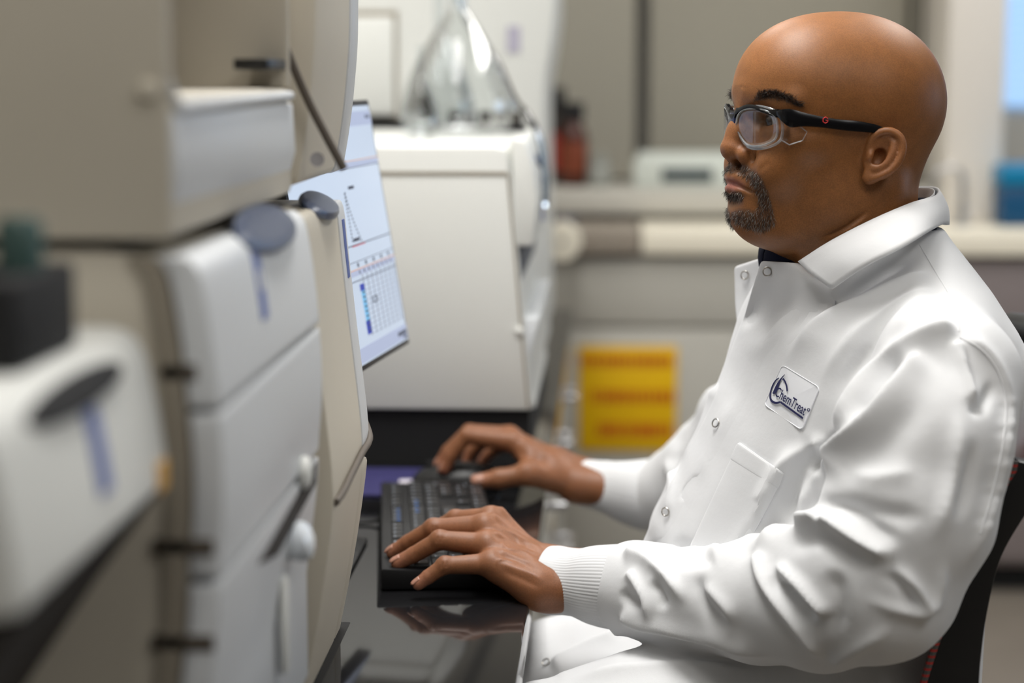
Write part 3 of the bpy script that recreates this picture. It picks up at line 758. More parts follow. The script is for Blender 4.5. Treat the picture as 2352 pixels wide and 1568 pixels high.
for o in [c for c in e.children if c.name.startswith('key')]:
    c = np.array(o.location) - inv
    a = c + kd*.003 + np.array([0, 0, .00445]) - kw*.003
    p = [a - kd*.0012 - kw*.001, a + kd*.0012 - kw*.001, a + kd*.0012 + kw*.001, a - kd*.0012 + kw*.001]
    lg.add(p, [(0, 1, 2, 3)])
place(lg.build('key_legends', mat('key_print', srgb(190, 200, 215), .5), e, smooth=False, auto=0))
lg = MB()
for u in (9.5, 10.5, 11.5, 12.5):
    a = KP(lx(u+1.0), rows[0]+.008, kz(.015)+.0046); lg.add([a-kd*.003-kw*.002, a+kd*.0-kw*.002, a+kd*.0+kw*.002, a-kd*.003+kw*.002], [(0,1,2,3)])
    a = KP(lx(u+3.6), rows[1]+.008, kz(.04)+.0046); lg.add([a-kd*.003-kw*.002, a+kd*.0-kw*.002, a+kd*.0+kw*.002, a-kd*.003+kw*.002], [(0,1,2,3)])
place(lg.build('blue_legends', mat('key_print_blue', srgb(60, 130, 220), .5), e, smooth=False, auto=0))
cbl = [KP(KL*.3, 0, .757), KP(KL*.3, -.02, .753), KP(KL*.29, -.10, .753), KP(KL*.26, -.2, .753)]
place(MB().tube(spline(cbl, 16), .002).build('cable', m_black, e))

# ------------------------------------------------------------------ mouse and pad
mp0 = UZ(845, 1083, .752)
o = MB().box((-.46, 2.455, .7505), (-.185, 2.63, .7535)).build('mouse_pad', mat('pad_indigo', srgb(48, 45, 96), .75, bump=.2, bscale=900, var=.05), None, bevel=.001, origin=(-.26, 2.545, .7505))
tag(o, 'thin indigo blue mouse pad under the black mouse', 'mouse pad')
MC = UZ(1050, 1112, .754); MC[1] = 2.51
e = empty('computer_mouse', tuple(MC)); tag(e, 'black computer mouse held by the right hand', 'mouse')
def mouse_pt(u, v):   # u along -X length, v across
    th = v*math.pi; L, W_, Hh = .058, .031, .036
    x = -L*math.cos(u*math.pi); r = math.sin(u*math.pi)**.6
    hz = Hh*(math.sin(u*math.pi)**.7)*(.75+.25*u)
    return (x, W_*r*math.cos(th), hz*math.sin(th)**.8+.0005)
G = np.array([[mouse_pt(u, v) for v in np.linspace(0, 1, 21)] for u in np.linspace(.001, .999, 29)])
MB().grid(G).build('shell', m_black, e)
G2 = G.copy(); G2[:, :, 2] = .0005; MB().grid(G2).build('sole', m_blackm, e)
MB().lathe([(.004, -.003), (.006, -.002), (.006, .002), (.004, .003)], c=(-.034, 0, .027), axis=(0, 1, 0), n=16).build('wheel', m_blackm, e)
MB().box((-.075, -.008, .0005), (-.054, .012, .006)).build('tag', mat('white_tag', srgb(220, 214, 225), .6), e, bevel=.002)
# ------------------------------------------------------------------ implicit modelling
class Field:
    def __init__(s, lo, hi, h):
        s.lo = np.asarray(lo, np.float32); s.h = np.float32(h)
        s.n = np.ceil((np.asarray(hi) - np.asarray(lo)) / h).astype(int) + 1
        s.d = np.full(s.n, 10.0 * h * 10, np.float32)
        s.ax = [s.lo[i] + s.h * np.arange(s.n[i], dtype=np.float32) for i in range(3)]
    def sl(s, lo, hi):
        a = [max(0, int((lo[i] - s.lo[i]) / s.h) - 1) for i in range(3)]
        b = [min(s.n[i], int((hi[i] - s.lo[i]) / s.h) + 3) for i in range(3)]
        if any(b[i] <= a[i] for i in range(3)): return None, None
        return tuple(slice(a[i], b[i]) for i in range(3)), (s.ax[0][a[0]:b[0], None, None], s.ax[1][None, a[1]:b[1], None], s.ax[2][None, None, a[2]:b[2]])
    def op(s, fn, lo, hi, k, sub=False):
        pad = 1.3 * k + 4 * s.h
        S_, g = s.sl(np.asarray(lo) - pad, np.asarray(hi) + pad)
        if S_ is None: return
        p = fn(*g).astype(np.float32); d = s.d[S_]
        if sub:
            a, b = -d, p
        else:
            a, b = d, p
        hh = np.maximum(k - np.abs(a - b), 0) / k if k > 0 else 0
        r = np.minimum(a, b) - hh * hh * k * 0.25
        s.d[S_] = -r if sub else r
    def ell(s, c, r, k, R=None, sub=False):
        c = np.asarray(c, float); r = np.asarray(r, float); m = r if R is None else np.full(3, r.max())
        def fn(x, y, z):
            px, py, pz = x - c[0], y - c[1], z - c[2]
            if R is not None:
                px, py, pz = (R[0,0]*px+R[1,0]*py+R[2,0]*pz, R[0,1]*px+R[1,1]*py+R[2,1]*pz, R[0,2]*px+R[1,2]*py+R[2,2]*pz)
            k0 = np.sqrt((px/r[0])**2 + (py/r[1])**2 + (pz/r[2])**2) + 1e-6
            k1 = np.sqrt((px/r[0]**2)**2 + (py/r[1]**2)**2 + (pz/r[2]**2)**2) + 1e-9
            return k0 * (k0 - 1) / k1
        s.op(fn, c - m, c + m, k, sub)
    def cap(s, a, b, ra, rb, k, sub=False, flat=None):
        a = np.asarray(a, float); b = np.asarray(b, float); ba = b - a; L2 = ba @ ba + 1e-12; m = max(ra, rb)
        def fn(x, y, z):
            px, py, pz = x - a[0], y - a[1], z - a[2]
            t = np.clip((px*ba[0] + py*ba[1] + pz*ba[2]) / L2, 0, 1)
            return np.sqrt((px-t*ba[0])**2 + (py-t*ba[1])**2 + (pz-t*ba[2])**2) - (ra + (rb-ra)*t)
        s.op(fn, np.minimum(a, b) - m, np.maximum(a, b) + m, k, sub)
    def chain(s, pts, rs, k, sub=False):
        for i in range(len(pts)-1): s.cap(pts[i], pts[i+1], rs[i], rs[i+1], k, sub)
    def mesh(s):
        """surface nets"""
        d = s.d; neg = d < 0
        nx, ny, nz = s.n
        cnt = np.zeros((nx-1, ny-1, nz-1), np.int8)
        for i in (0, 1):
            for j in (0, 1):
                for k in (0, 1): cnt += neg[i:nx-1+i, j:ny-1+j, k:nz-1+k]
        act = np.argwhere((cnt > 0) & (cnt < 8)); del cnt
        C = np.empty((len(act), 8), np.float32)
        offs = [(0,0,0),(1,0,0),(0,1,0),(1,1,0),(0,0,1),(1,0,1),(0,1,1),(1,1,1)]
        for q, o in enumerate(offs): C[:, q] = d[act[:,0]+o[0], act[:,1]+o[1], act[:,2]+o[2]]
        acc = np.zeros((len(act), 3)); m = np.zeros(len(act))
        for a, b in ((0,1),(2,3),(4,5),(6,7),(0,2),(1,3),(4,6),(5,7),(0,4),(1,5),(2,6),(3,7)):
            cr = (C[:, a] < 0) != (C[:, b] < 0)
            t = np.where(cr, C[:, a] / (C[:, a] - C[:, b] + 1e-12), 0)[:, None]
            oa, ob = np.array(offs[a]), np.array(offs[b])
            acc += np.where(cr[:, None], oa + t*(ob-oa), 0); m += cr
        V = (act + acc / m[:, None]) * s.h + s.lo
        idx = np.full((nx-1, ny-1, nz-1), -1, np.int32); idx[tuple(act.T)] = np.arange(len(act))
        F = []
        for ax in range(3):
            sa = [slice(1, -1)] * 3; sb = [slice(1, -1)] * 3
            sa[ax] = slice(0, -1); sb[ax] = slice(1, None)
            A = neg[tuple(sa)]; B = neg[tuple(sb)]
            E = np.argwhere(A != B); E1 = E.copy()
            for q in range(3):
                if q != ax: E1[:, q] += 1
            fl = A[tuple(E.T)]
            u, v = [(1,2),(2,0),(0,1)][ax]
            def g(du, dv):
                t = E1.copy(); t[:, u] += du; t[:, v] += dv; return idx[t[:,0], t[:,1], t[:,2]]
            q4 = np.stack([g(-1,-1), g(0,-1), g(0,0), g(-1,0)], axis=1)
            q4 = np.where(fl[:, None], q4, q4[:, ::-1]); F.append(q4)
        F = np.concatenate(F); F = F[(F >= 0).all(axis=1)]
        return V, F
def edges_of(F):
    E = np.concatenate([F[:, [0,1]], F[:, [1,2]], F[:, [2,3]], F[:, [3,0]]]); return E
def smooth_mesh(V, F, it=2, lam=0.5, mask=None):
    E = edges_of(F); n = len(V); V = V.copy()
    deg = np.bincount(E.ravel(), minlength=n).astype(float)[:, None] + 1e-9
    for _ in range(it):
        a = np.zeros_like(V)
        for c in range(3):
            a[:, c] = np.bincount(E[:, 0], V[E[:, 1], c], n) + np.bincount(E[:, 1], V[E[:, 0], c], n)
        dv = lam * (a/deg - V)
        if mask is not None: dv *= mask[:, None]
        V += dv
    return V
def vnormals(V, F):
    a = V[F[:,2]] - V[F[:,0]]; b = V[F[:,3]] - V[F[:,1]]; fn = np.cross(a, b)
    N = np.zeros_like(V)
    for c in range(3):
        for q in range(4): N[:, c] += np.bincount(F[:, q], fn[:, c], len(V))
    return N / (np.linalg.norm(N, axis=1)[:, None] + 1e-12)
def mesh_obj(name, V, F, material, parent=None, color=None):
    me = bpy.data.meshes.new(name)
    me.vertices.add(len(V)); me.vertices.foreach_set('co', np.ascontiguousarray(V, np.float32).ravel())
    me.loops.add(F.size); me.loops.foreach_set('vertex_index', np.ascontiguousarray(F, np.int32).ravel())
    me.polygons.add(len(F)); me.polygons.foreach_set('loop_start', np.arange(0, F.size, F.shape[1], dtype=np.int32))
    me.update(calc_edges=True); me.validate()
    me.polygons.foreach_set('use_smooth', np.ones(len(me.polygons), bool))
    if color is not None:
        at = me.color_attributes.new('Col', 'FLOAT_COLOR', 'POINT')
        at.data.foreach_set('color', np.concatenate([color, np.ones((len(V), 1))], axis=1).astype(np.float32).ravel())
    o = bpy.data.objects.new(name, me); COL.objects.link(o)
    if material: me.materials.append(material)
    if parent is not None: o.parent = parent
    return o
def seg_dist(P, poly):
    """distance of 2d points to a polyline, with the parameter 0..1 along it and the signed side"""
    poly = np.asarray(poly, float); best = np.full(len(P), 1e9); par = np.zeros(len(P)); side = np.zeros(len(P))
    L = np.linalg.norm(np.diff(poly, axis=0), axis=1); cum = np.concatenate([[0], np.cumsum(L)])
    for i in range(len(poly)-1):
        a = poly[i]; ba = poly[i+1]-a
        t = np.clip(((P-a) @ ba) / (ba@ba+1e-12), 0, 1); q = P - a - t[:, None]*ba
        d = np.hypot(q[:,0], q[:,1]); w_ = d < best
        best[w_] = d[w_]; par[w_] = (cum[i] + t[w_]*L[i]) / cum[-1]
        side[w_] = np.sign(ba[0]*q[w_,1] - ba[1]*q[w_,0])
    return best, par, side
def in_poly(P, poly):
    poly = np.asarray(poly, float); x, y = P[:,0], P[:,1]; r = np.zeros(len(P), bool); n = len(poly); j = n-1
    for i in range(n):
        xi, yi = poly[i]; xj, yj = poly[j]
        c = ((yi > y) != (yj > y)) & (x < (xj-xi)*(y-yi)/(yj-yi+1e-12) + xi)
        r ^= c; j = i
    return r
# ------------------------------------------------------------------ the man: head
m_skin = bpy.data.materials.new('skin'); m_skin.use_nodes = True
nt = m_skin.node_tree; b = nt.nodes['Principled BSDF']
vc = nt.nodes.new('ShaderNodeVertexColor'); vc.layer_name = 'Col'
n1 = nt.nodes.new('ShaderNodeTexNoise'); n1.inputs['Scale'].default_value = 90; n1.inputs['Detail'].default_value = 6
n2 = nt.nodes.new('ShaderNodeTexNoise'); n2.inputs['Scale'].default_value = 900; n2.inputs['Detail'].default_value = 3
tc = nt.nodes.new('ShaderNodeTexCoord')
hs_ = nt.nodes.new('ShaderNodeMix'); hs_.data_type = 'RGBA'; hs_.blend_type = 'MULTIPLY'; hs_.inputs[0].default_value = 1.0
rp = nt.nodes.new('ShaderNodeMapRange'); rp.inputs[1].default_value = .3; rp.inputs[2].default_value = .7; rp.inputs[3].default_value = .92; rp.inputs[4].default_value = 1.06
bp = nt.nodes.new('ShaderNodeBump'); bp.inputs['Strength'].default_value = .17; bp.inputs['Distance'].default_value = .0006
for n_ in (n1, n2): nt.links.new(tc.outputs['Object'], n_.inputs['Vector'])
nt.links.new(n1.outputs['Fac'], rp.inputs[0]); nt.links.new(vc.outputs['Color'], hs_.inputs[6]); nt.links.new(rp.outputs[0], hs_.inputs[7])
rp2 = nt.nodes.new('ShaderNodeMapRange'); rp2.inputs[1].default_value = .38; rp2.inputs[2].default_value = .62; rp2.inputs[3].default_value = .84; rp2.inputs[4].default_value = 1.08
hs2 = nt.nodes.new('ShaderNodeMix'); hs2.data_type = 'RGBA'; hs2.blend_type = 'MULTIPLY'; hs2.inputs[0].default_value = 1.0
nt.links.new(n2.outputs['Fac'], rp2.inputs[0]); nt.links.new(hs_.outputs[2], hs2.inputs[6]); nt.links.new(rp2.outputs[0], hs2.inputs[7])
nt.links.new(hs2.outputs[2], b.inputs['Base Color']); nt.links.new(n2.outputs['Fac'], bp.inputs['Height']); nt.links.new(bp.outputs['Normal'], b.inputs['Normal'])
b.inputs['Roughness'].default_value = .47; b.inputs['Specular IOR Level'].default_value = .4
b.inputs['Subsurface Weight'].default_value = .12; b.inputs['Subsurface Radius'].default_value = (1, .35, .2); b.inputs['Subsurface Scale'].default_value = .004

person = empty('person', (.25, 2.0, 0))
tag(person, 'bald man with grey goatee in white lab coat typing at the bench', 'person')
def kid(o, parent=None):
    """parent a world-space mesh under the person (or one of its parts, which sit at the same origin)"""
    o.parent = parent or person
    if o.parent is person: o.location = -Vector(person.location)
    return o

HO = U(1910, 363, 1.97)                        # between the ears
_y = math.radians(20.7)
HF = np.array([-math.cos(_y), -math.sin(_y), 0]); HL = np.array([math.sin(_y), -math.cos(_y), 0]); HU = np.array([0, 0, 1.0])
HM = np.stack([HF, HL, HU])                    # rows
def HW(P):                                     # head millimetres (forward, left, up) -> world
    return HO + np.atleast_2d(P) / 1000.0 @ HM
def rotm(ax, deg):
    return np.array(Matrix.Rotation(math.radians(deg), 3, ax))

H = Field((-128, -106, -150), (126, 106, 152), 1.4)
H.ell((-8, 0, 57), (101, 78, 85), 1)
H.ell((-38, 0, 52), (72, 76, 74), 20)                      # occiput
H.ell((34, 0, 70), (62, 62, 58), 25)                       # frontal
H.ell((30, 0, 12), (60, 62, 66), 24)                       # mid face
H.ell((46, 0, -36), (54, 50, 40), 22)                      # lower face
H.ell((82, 0, -52), (24, 27, 23), 18)                      # chin
H.ell((38, 0, -66), (48, 48, 26), 22)                      # under-chin
for s in (1, -1):
    H.ell((14, s*45, -34), (36, 22, 38), 20)               # jaw angle
    H.ell((56, s*46, 16), (26, 19, 18), 16)                # cheekbone
    H.ell((72, s*34, -8), (26, 22, 26), 16)                # cheek
    H.cap((88, s*8, 64), (66, s*50, 56), 10, 9, 12)        # brow ridge
H.cap((-26, 0, -20), (-32, 0, -160), 61, 59, 26)           # neck
H.cap((-10, 0, -60), (-28, 0, -160), 58, 57, 24)
for s in (1, -1):
    H.cap((-34, s*50, -30), (0, s*40, -135), 17, 16, 18)   # sternomastoid
for s in (1, -1): H.ell((97, s*33, 38), (16, 19, 13), 9, sub=True)    # sockets
# nose
H.cap((92, 0, 52), (101, 0, 26), 8, 9, 9)
H.cap((101, 0, 26), (105, 0, 11), 9.5, 13, 8)
for s in (1, -1):
    H.ell((95, s*15, 5), (13, 9, 9.5), 5)
    H.cap((96, s*9, 28), (80, s*20, 14), 8, 9, 10)
# mouth region
H.ell((80, 0, -22), (27, 31, 25), 12)
H.cap((100, 0, -8), (104, 0, -15), 7, 6, 5)
for s in (1, -1):
    H.chain([(106, 0, -17.5), (104, s*9, -17), (94, s*26, -27)], [5.2, 5.2, 3], 3)
    H.chain([(105, 0, -28), (102, s*10, -29), (93, s*25, -29.5)], [6.2, 6, 3], 3)
for s in (1, -1):
    H.chain([(113, 0, -22), (108, s*9, -22.5), (99, s*24, -28.5), (94, s*29, -30)], [1.6, 1.6, 1.5, 1.2], 2.2, sub=True)
H.ell((112, 0, -40), (9, 20, 5.5), 7, sub=True)            # fold below the lip
for s in (1, -1):
    H.ell((101.5, s*7.5, -4.5), (7.5, 4, 5), 2.5, sub=True)  # nostrils
    H.chain([(97, s*24, 6), (88, s*31, -8), (84, s*35, -24)], [2, 2.4, 1.5], 6, sub=True)   # nasolabial fold
    H.cap((82, s*21, 11), (90, s*24, 1), 1.6, 1.6, 3, sub=True)
# eyelids
for s in (1, -1):
    H.ell((74, s*32, 39), (14.2, 15.5, 13.4), 4)
    H.ell((88, s*32.5, 37.5), (13, 13.5, 5.6), 1.5, sub=True)
    H.ell((76, s*34, 26), (12, 16, 7), 6)                   # lower lid bag
# ears
def ear(s):
    c = np.array([-12.0, s*76, 4.0]); K = .85
    # local ear frame: e1 up along the ear, e2 to the back, e3 outwards
    e1 = np.array([-.34, s*.05, .94]); e1 /= np.linalg.norm(e1)
    e3 = np.array([.42, s*.9, .1]); e3 -= e1*(e1@e3); e3 /= np.linalg.norm(e3)
    e2 = np.cross(e1, e3); e2 = e2 if e2[0] < 0 else -e2
    P = lambda a, b_, c_=0: c + e1*a*K + e2*b_*K + e3*c_*K
    R = np.stack([e1, e2, e3], axis=1)
    H.ell(P(2, 3, 3), np.array((28, 20.5, 6.5))*K, 4, R=R)                  # plate
    H.ell(P(2, -6, -6), np.array((20, 12, 10))*K, 8, R=R)               # root
    H.ell(P(4, 2, 12), np.array((22, 13, 7))*K, 3, R=R, sub=True)       # bowl
    rim = [P(4, -15, 4), P(17, -15, 7), P(26, -8, 9), P(30, 2, 10), P(27, 13, 10), P(17, 20, 10), P(3, 21, 10), P(-9, 17, 9), P(-18, 10, 8), P(-25, 2, 6)]
    rim = spline(rim, 24)
    H.chain(rim, np.linspace(3.2, 3.0, 24), 2.5)
    H.ell(P(-25, -3, 3), np.array((9, 8.5, 5))*K, 4, R=R)               # lobe
    H.chain(spline([P(19, 9, 7), P(8, 11, 8), P(-4, 9, 8), P(-13, 2, 7)], 12), np.full(12, 2.9), 3)     # antihelix
    H.chain([P(19, 9, 7), P(22, 0, 6)], [2.6, 2.2], 3)
    H.ell(P(-2, -1, 3), np.array((11, 8, 8))*K, 3, R=R, sub=True)       # concha
    H.ell(P(-3, -11, 7), np.array((6, 3.6, 4.5))*K, 3, R=R)             # tragus
    H.ell(P(-14, -1, 7), np.array((4, 5, 3.5))*K, 3, R=R)               # antitragus
ear(1); ear(-1)
hv, hf = H.mesh(); del H
hv = smooth_mesh(hv, hf, 2, .5)
# cut off what lies inside far below (keeps the neck)
hn = vnormals(hv, hf)
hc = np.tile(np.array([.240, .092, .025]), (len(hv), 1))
def blob(c, r, k=1.0):
    q = (hv - np.asarray(c)) / np.asarray(r); return np.exp(-(q**2).sum(axis=1)*k)
def tint(w_, col):
    global hc
    hc = hc*(1-w_[:, None]) + np.asarray(col)*w_[:, None]
def sym(c, r, k=1.0):
    return np.maximum(blob(c, r, k), blob((c[0], -c[1], c[2]), r, k))
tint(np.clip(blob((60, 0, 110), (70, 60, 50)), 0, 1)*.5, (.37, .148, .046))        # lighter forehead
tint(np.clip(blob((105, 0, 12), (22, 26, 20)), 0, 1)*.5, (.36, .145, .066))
lip = np.clip(blob((105, 0, -24), (14, 22, 9.5), 1.2)*1.5-.3, 0, 1)
tint(lip*.85, (.42, .16, .135))
tint(np.clip(sym((-18, 84, 5), (30, 16, 30)), 0, 1)*.45, (.30, .118, .055))         # ears
tint(np.clip(sym((84, 30, 26), (18, 22, 8)), 0, 1)*.35, (.19, .085, .04))           # under the eyes
# beard mask, drawn for the near side and mirrored
hmir = hv.copy(); hmir[:, 1] = np.abs(hmir[:, 1])
hpx = PX(HW(hmir)); hnm = hn.copy(); hnm[:, 1] *= np.sign(hv[:, 1] + 1e-9)
face = (hnm @ HM) @ np.array([0, -1, 0]) > -.35
GOAT = [[(1674, 376), (1690, 371), (1716, 379), (1738, 394), (1755, 418), (1767, 450), (1776, 480), (1782, 516), (1752, 534), (1710, 526), (1684, 508), (1678, 486), (1700, 478), (1738, 484), (1742, 458), (1733, 432), (1716, 410), (1692, 398), (1674, 396)],
        [(1680, 440), (1698, 438), (1712, 448), (1702, 463), (1683, 460)]]
BROW = [[(1731, 232), (1738, 212), (1760, 206), (1785, 208), (1812, 219), (1838, 238), (1846, 250), (1818, 240), (1795, 230), (1765, 226)]]
front = (hv[:, 0] > 25) & face
gm = np.zeros(len(hv), bool)
for q in GOAT: gm |= in_poly(hpx, q)
gm &= front
bm_ = np.zeros(len(hv), bool)
for q in BROW: bm_ |= in_poly(hpx, q)
bm_ &= front & (hv[:, 2] > 45)
gs = gm.astype(float); E_ = edges_of(hf); dg_ = np.bincount(E_.ravel(), minlength=len(hv)) + 1e-9
bs = bm_.astype(float)
for _ in range(2):
    gs = .5*gs + .5*(np.bincount(E_[:,0], gs[E_[:,1]], len(hv)) + np.bincount(E_[:,1], gs[E_[:,0]], len(hv)))/dg_
    bs = .5*bs + .5*(np.bincount(E_[:,0], bs[E_[:,1]], len(hv)) + np.bincount(E_[:,1], bs[E_[:,0]], len(hv)))/dg_
tint(gs*.6, (.075, .042, .028)); tint(bs*.7, (.05, .025, .016))
tint(np.clip(sym((88, 32.5, 38), (9, 15, 6.5), 1.2)*1.4, 0, 1)*.6, (.05, .022, .012))
# stubble shade along the jaw
tint(np.clip(sym((40, 50, -45), (50, 30, 38)), 0, 1)*.22, (.17, .085, .045))
def engrave(V, F, lines):
    N = vnormals(V, F); q = PX(V); d_ = V - CAM; d_ /= np.linalg.norm(d_, axis=1)[:, None]; ok = np.clip(-(d_*N).sum(axis=1)*2+.3, 0, 1)
    D = np.zeros(len(V))
    for pts_, amp, sg in lines:
        dd, tt, _q = seg_dist(q, spline(pts_, 16)); tp = np.clip(tt*4, 0, 1)*np.clip((1-tt)*4, 0, 1)
        D += amp*1e-3*np.exp(-(dd/sg)**2)*tp*ok
    return V + N*D[:, None]
HV = engrave(HW(hv), hf, [([(1992,484),(1958,512),(1920,534),(1880,549)], -2.0, 4), ([(2000,492),(1960,522),(1915,545)], 1.2, 6),
    ([(1700,197),(1712,205)], -.5, 3), ([(1742,396),(1757,380),(1770,372)], -.6, 6)])

def strands(name, roots, normals, dirs, length, rad, mats, frac, parent, curl=.35):
    n = len(roots); r_ = np.random.default_rng(11)
    d = dirs + r_.normal(0, curl, (n, 3)); d /= np.linalg.norm(d, axis=1)[:, None]
    L = length*r_.uniform(.6, 1.25, n)[:, None]
    a = np.cross(d, r_.normal(0, 1, (n, 3))); a /= np.linalg.norm(a, axis=1)[:, None]; b2 = np.cross(d, a)
    p0 = roots - normals*.0006; d2 = d*.8 + np.array([0, 0, -.35]); d2 /= np.linalg.norm(d2, axis=1)[:, None]
    p1 = p0 + d*L*.5; p2 = p1 + d2*L*.5
    V = []; 
    for (p, rr) in ((p0, rad), (p1, rad*.8)):
        for k in range(3):
            an = 2*math.pi*k/3; V.append(p + rr*(math.cos(an)*a + math.sin(an)*b2))
    V.append(p2); V = np.stack(V, axis=1).reshape(-1, 3)      # 7 per strand
    base = (np.arange(n)*7)[:, None]
    tri = []
    for k in range(3):
        k1 = (k+1) % 3
        tri += [base+np.array([k, k1, 3+k1]), base+np.array([k, 3+k1, 3+k]), base+np.array([3+k, 3+k1, 6])]
    T = np.stack(tri, axis=1).reshape(-1, 3)
    o = mesh_obj(name, V, T, mats[0], None)
    o.data.materials.append(mats[1])
    mi = np.repeat((r_.random(n) < frac).astype(np.int32), 9)
    o.data.polygons.foreach_set('material_index', mi)
    kid(o, parent); o['kind'] = 'stuff'
    return o
def sample_faces(mask, n, V, F, N):
    fm = mask[F].mean(axis=1) > .6; idx = np.where(fm)[0]
    r_ = np.random.default_rng(5)
    a = V[F[idx]]; ar = np.linalg.norm(np.cross(a[:,2]-a[:,0], a[:,3]-a[:,1]), axis=1)
    pick = r_.choice(idx, n, p=ar/ar.sum()); u = r_.random((n, 2))
    q = V[F[pick]]; w4 = np.stack([(1-u[:,0])*(1-u[:,1]), u[:,0]*(1-u[:,1]), u[:,0]*u[:,1], (1-u[:,0])*u[:,1]], axis=1)[:, :, None]
    return (q*w4).sum(axis=1), N[F[pick]].mean(axis=1), pick
m_hair = mat('hair_dark', (.020, .012, .008), .45, var=.2)
m_hairg = mat('hair_grey', (.30, .27, .24), .4, var=.2)
NW = hn @ HM

# ------------------------------------------------------------------ hands
def hand_field(lo, hi): return Field(lo, hi, .0011)
def finger(f, pts, rs, k=.0035):
    P = [U(*p) for p in pts]
    f.chain(P, rs, k); return P
nails = []
# --- left hand (on the keyboard)
L0 = [U(1127, 1192, 2.045), U(1112, 1209, 2.022), U(1117, 1251, 1.998), U(1128, 1294, 1.974)]     # knuckles index..pinky
LF = Field((-.24, 1.90, .735), (-.015, 2.11, .865), .0011)
car = [U(1228, 1292, 2.022), U(1230, 1308, 2.002), U(1234, 1326, 1.982), U(1236, 1345, 1.962)]
wr_a, wr_b = U(1262, 1305, 2.004), U(1268, 1352, 1.972)
for i in range(4):
    LF.cap(L0[i], car[i], .0125, .0185, .012)
    LF.cap(car[i], (wr_a*(3-i)+wr_b*i)/3, .0185, .021, .012)
LF.cap(wr_a, U(1400, 1320, 1.985), .0225, .026, .012); LF.cap(wr_b, U(1400, 1350, 1.955), .0225, .026, .012)
pal = .5*(L0[0]+L0[3]); LF.ell((.5*(L0[1]+car[1])+.5*(L0[2]+car[2]))/2 + [0, 0, -.010], (.042, .034, .013), .012)
LF.cap(car[3] + [0, 0, -.006], L0[3] + [.012, 0, -.007], .017, .012, .012)          # little-finger pad
FL = {}
FL['index'] = [L0[0], U(1046, 1193, 2.064), U(985, 1222, 2.078), U(938, 1252, 2.086)]
FL['middle'] = [L0[1], U(996, 1214, 2.030), U(938, 1246, 2.040), U(903, 1268, 2.046)]
FL['ring'] = [L0[2], U(1010, 1240, 2.004), U(950, 1274, 2.008), U(914, 1292, 2.008)]
FL['pinky'] = [L0[3], U(1022, 1298, 1.970), U(984, 1324, 1.968), U(961, 1341, 1.966)]
for nm_, rs in (('index', (.0125, .0098, .0086, .0075)), ('middle', (.0128, .0102, .0088, .0076)), ('ring', (.0124, .0098, .0085, .0074)), ('pinky', (.0112, .0086, .0074, .0064))):
    tmp = Field(LF.lo, np.asarray(LF.lo)+LF.h*(np.asarray(LF.n)-1), LF.h) if False else None
    P = FL[nm_]
    LF.cap(P[0], P[1], rs[0], rs[1], .004); LF.cap(P[1], P[2], rs[1], rs[2], .0022); LF.cap(P[2], P[3], rs[2], rs[3], .0015)
    LF.ell(P[1] + [0, 0, .0008], (rs[1]*1.0,)*3, .004)                              # knuckle
    LF.ell(P[0] + [.002, 0, .001], (.012, .0115, .0108), .008)
TH = [U(1205, 1295, 2.028), U(1140, 1268, 2.062), U(1085, 1252, 2.076), U(1045, 1252, 2.084)]
LF.chain(TH, [.018, .0125, .0105, .009], .006)
# tendons on the back of the hand
for i in range(4):
    a = L0[i] + [.012, 0, .0105]; b2 = car[i] + [0, 0, .0165]
    LF.cap(a, b2, .0022, .0018, .006)
lv, lf = LF.mesh(); del LF
lv = smooth_mesh(lv, lf, 2, .5)
lv = engrave(lv, lf, [
    ([(1120,1203),(1170,1222),(1215,1245),(1255,1272)], 1.3, 6), ([(1125,1246),(1175,1262),(1220,1282),(1258,1302)], 1.4, 7), ([(1138,1290),(1185,1305),(1225,1320),(1258,1335)], 1.1, 7),
    ([(1130,1226),(1180,1244),(1230,1268)], -1.5, 7), ([(1135,1270),(1185,1285),(1230,1305)], -1.6, 7), ([(1150,1310),(1200,1330),(1245,1352)], -1.0, 8),
    ([(1150,1240),(1165,1262),(1200,1268),(1235,1290)], 1.2, 3.5), ([(1160,1215),(1185,1232),(1205,1258),(1240,1275)], 1.0, 3.2), ([(1140,1300),(1150,1285),(1190,1292)], .9, 3),
    ([(1003,1206),(1000,1222)], -.7, 2.5), ([(994,1205),(990,1222)], -.7, 2.5), ([(1016,1230),(1012,1248)], -.7, 2.5), ([(1006,1230),(1001,1248)], -.7, 2.5), ([(1028,1287),(1024,1305)], -.7, 2.5), ([(1018,1288),(1014,1306)], -.7, 2.5),
    ([(944,1240),(940,1256)], -.5, 2.2), ([(953,1267),(948,1284)], -.5, 2.2)])
# --- right hand (on the mouse)
R0 = [U(1176, 1014, 2.492), U(1168, 1002, 2.515), U(1172, 1006, 2.538), U(1180, 1016, 2.558)]
RF = Field((-.245, 2.42, .735), (.01, 2.62, .895), .0012)
rc = [U(1272, 1080, 2.472), U(1272, 1070, 2.490), U(1275, 1066, 2.508), U(1280, 1068, 2.524)]
rw_a, rw_b = U(1322, 1112, 2.468), U(1325, 1092, 2.508)
for i in range(4):
    RF.cap(R0[i], rc[i], .013, .019, .012)
    RF.cap(rc[i], (rw_a*(3-i)+rw_b*i)/3, .019, .021, .012)
RF.cap(rw_a, U(1420, 1125, 2.462), .022, .026, .012); RF.cap(rw_b, U(1420, 1110, 2.495), .022, .026, .012)
FR = {}
FR['index'] = [R0[0], U(1072, 1000, 2.487), U(1036, 1046, 2.486), U(1021, 1076, 2.486)]
FR['middle'] = [R0[1], U(1078, 992, 2.513), U(1030, 1036, 2.512), U(1010, 1066, 2.512)]
FR['ring'] = [R0[2], U(1105, 1012, 2.548), U(1082, 1040, 2.548), U(1072, 1062, 2.546)]
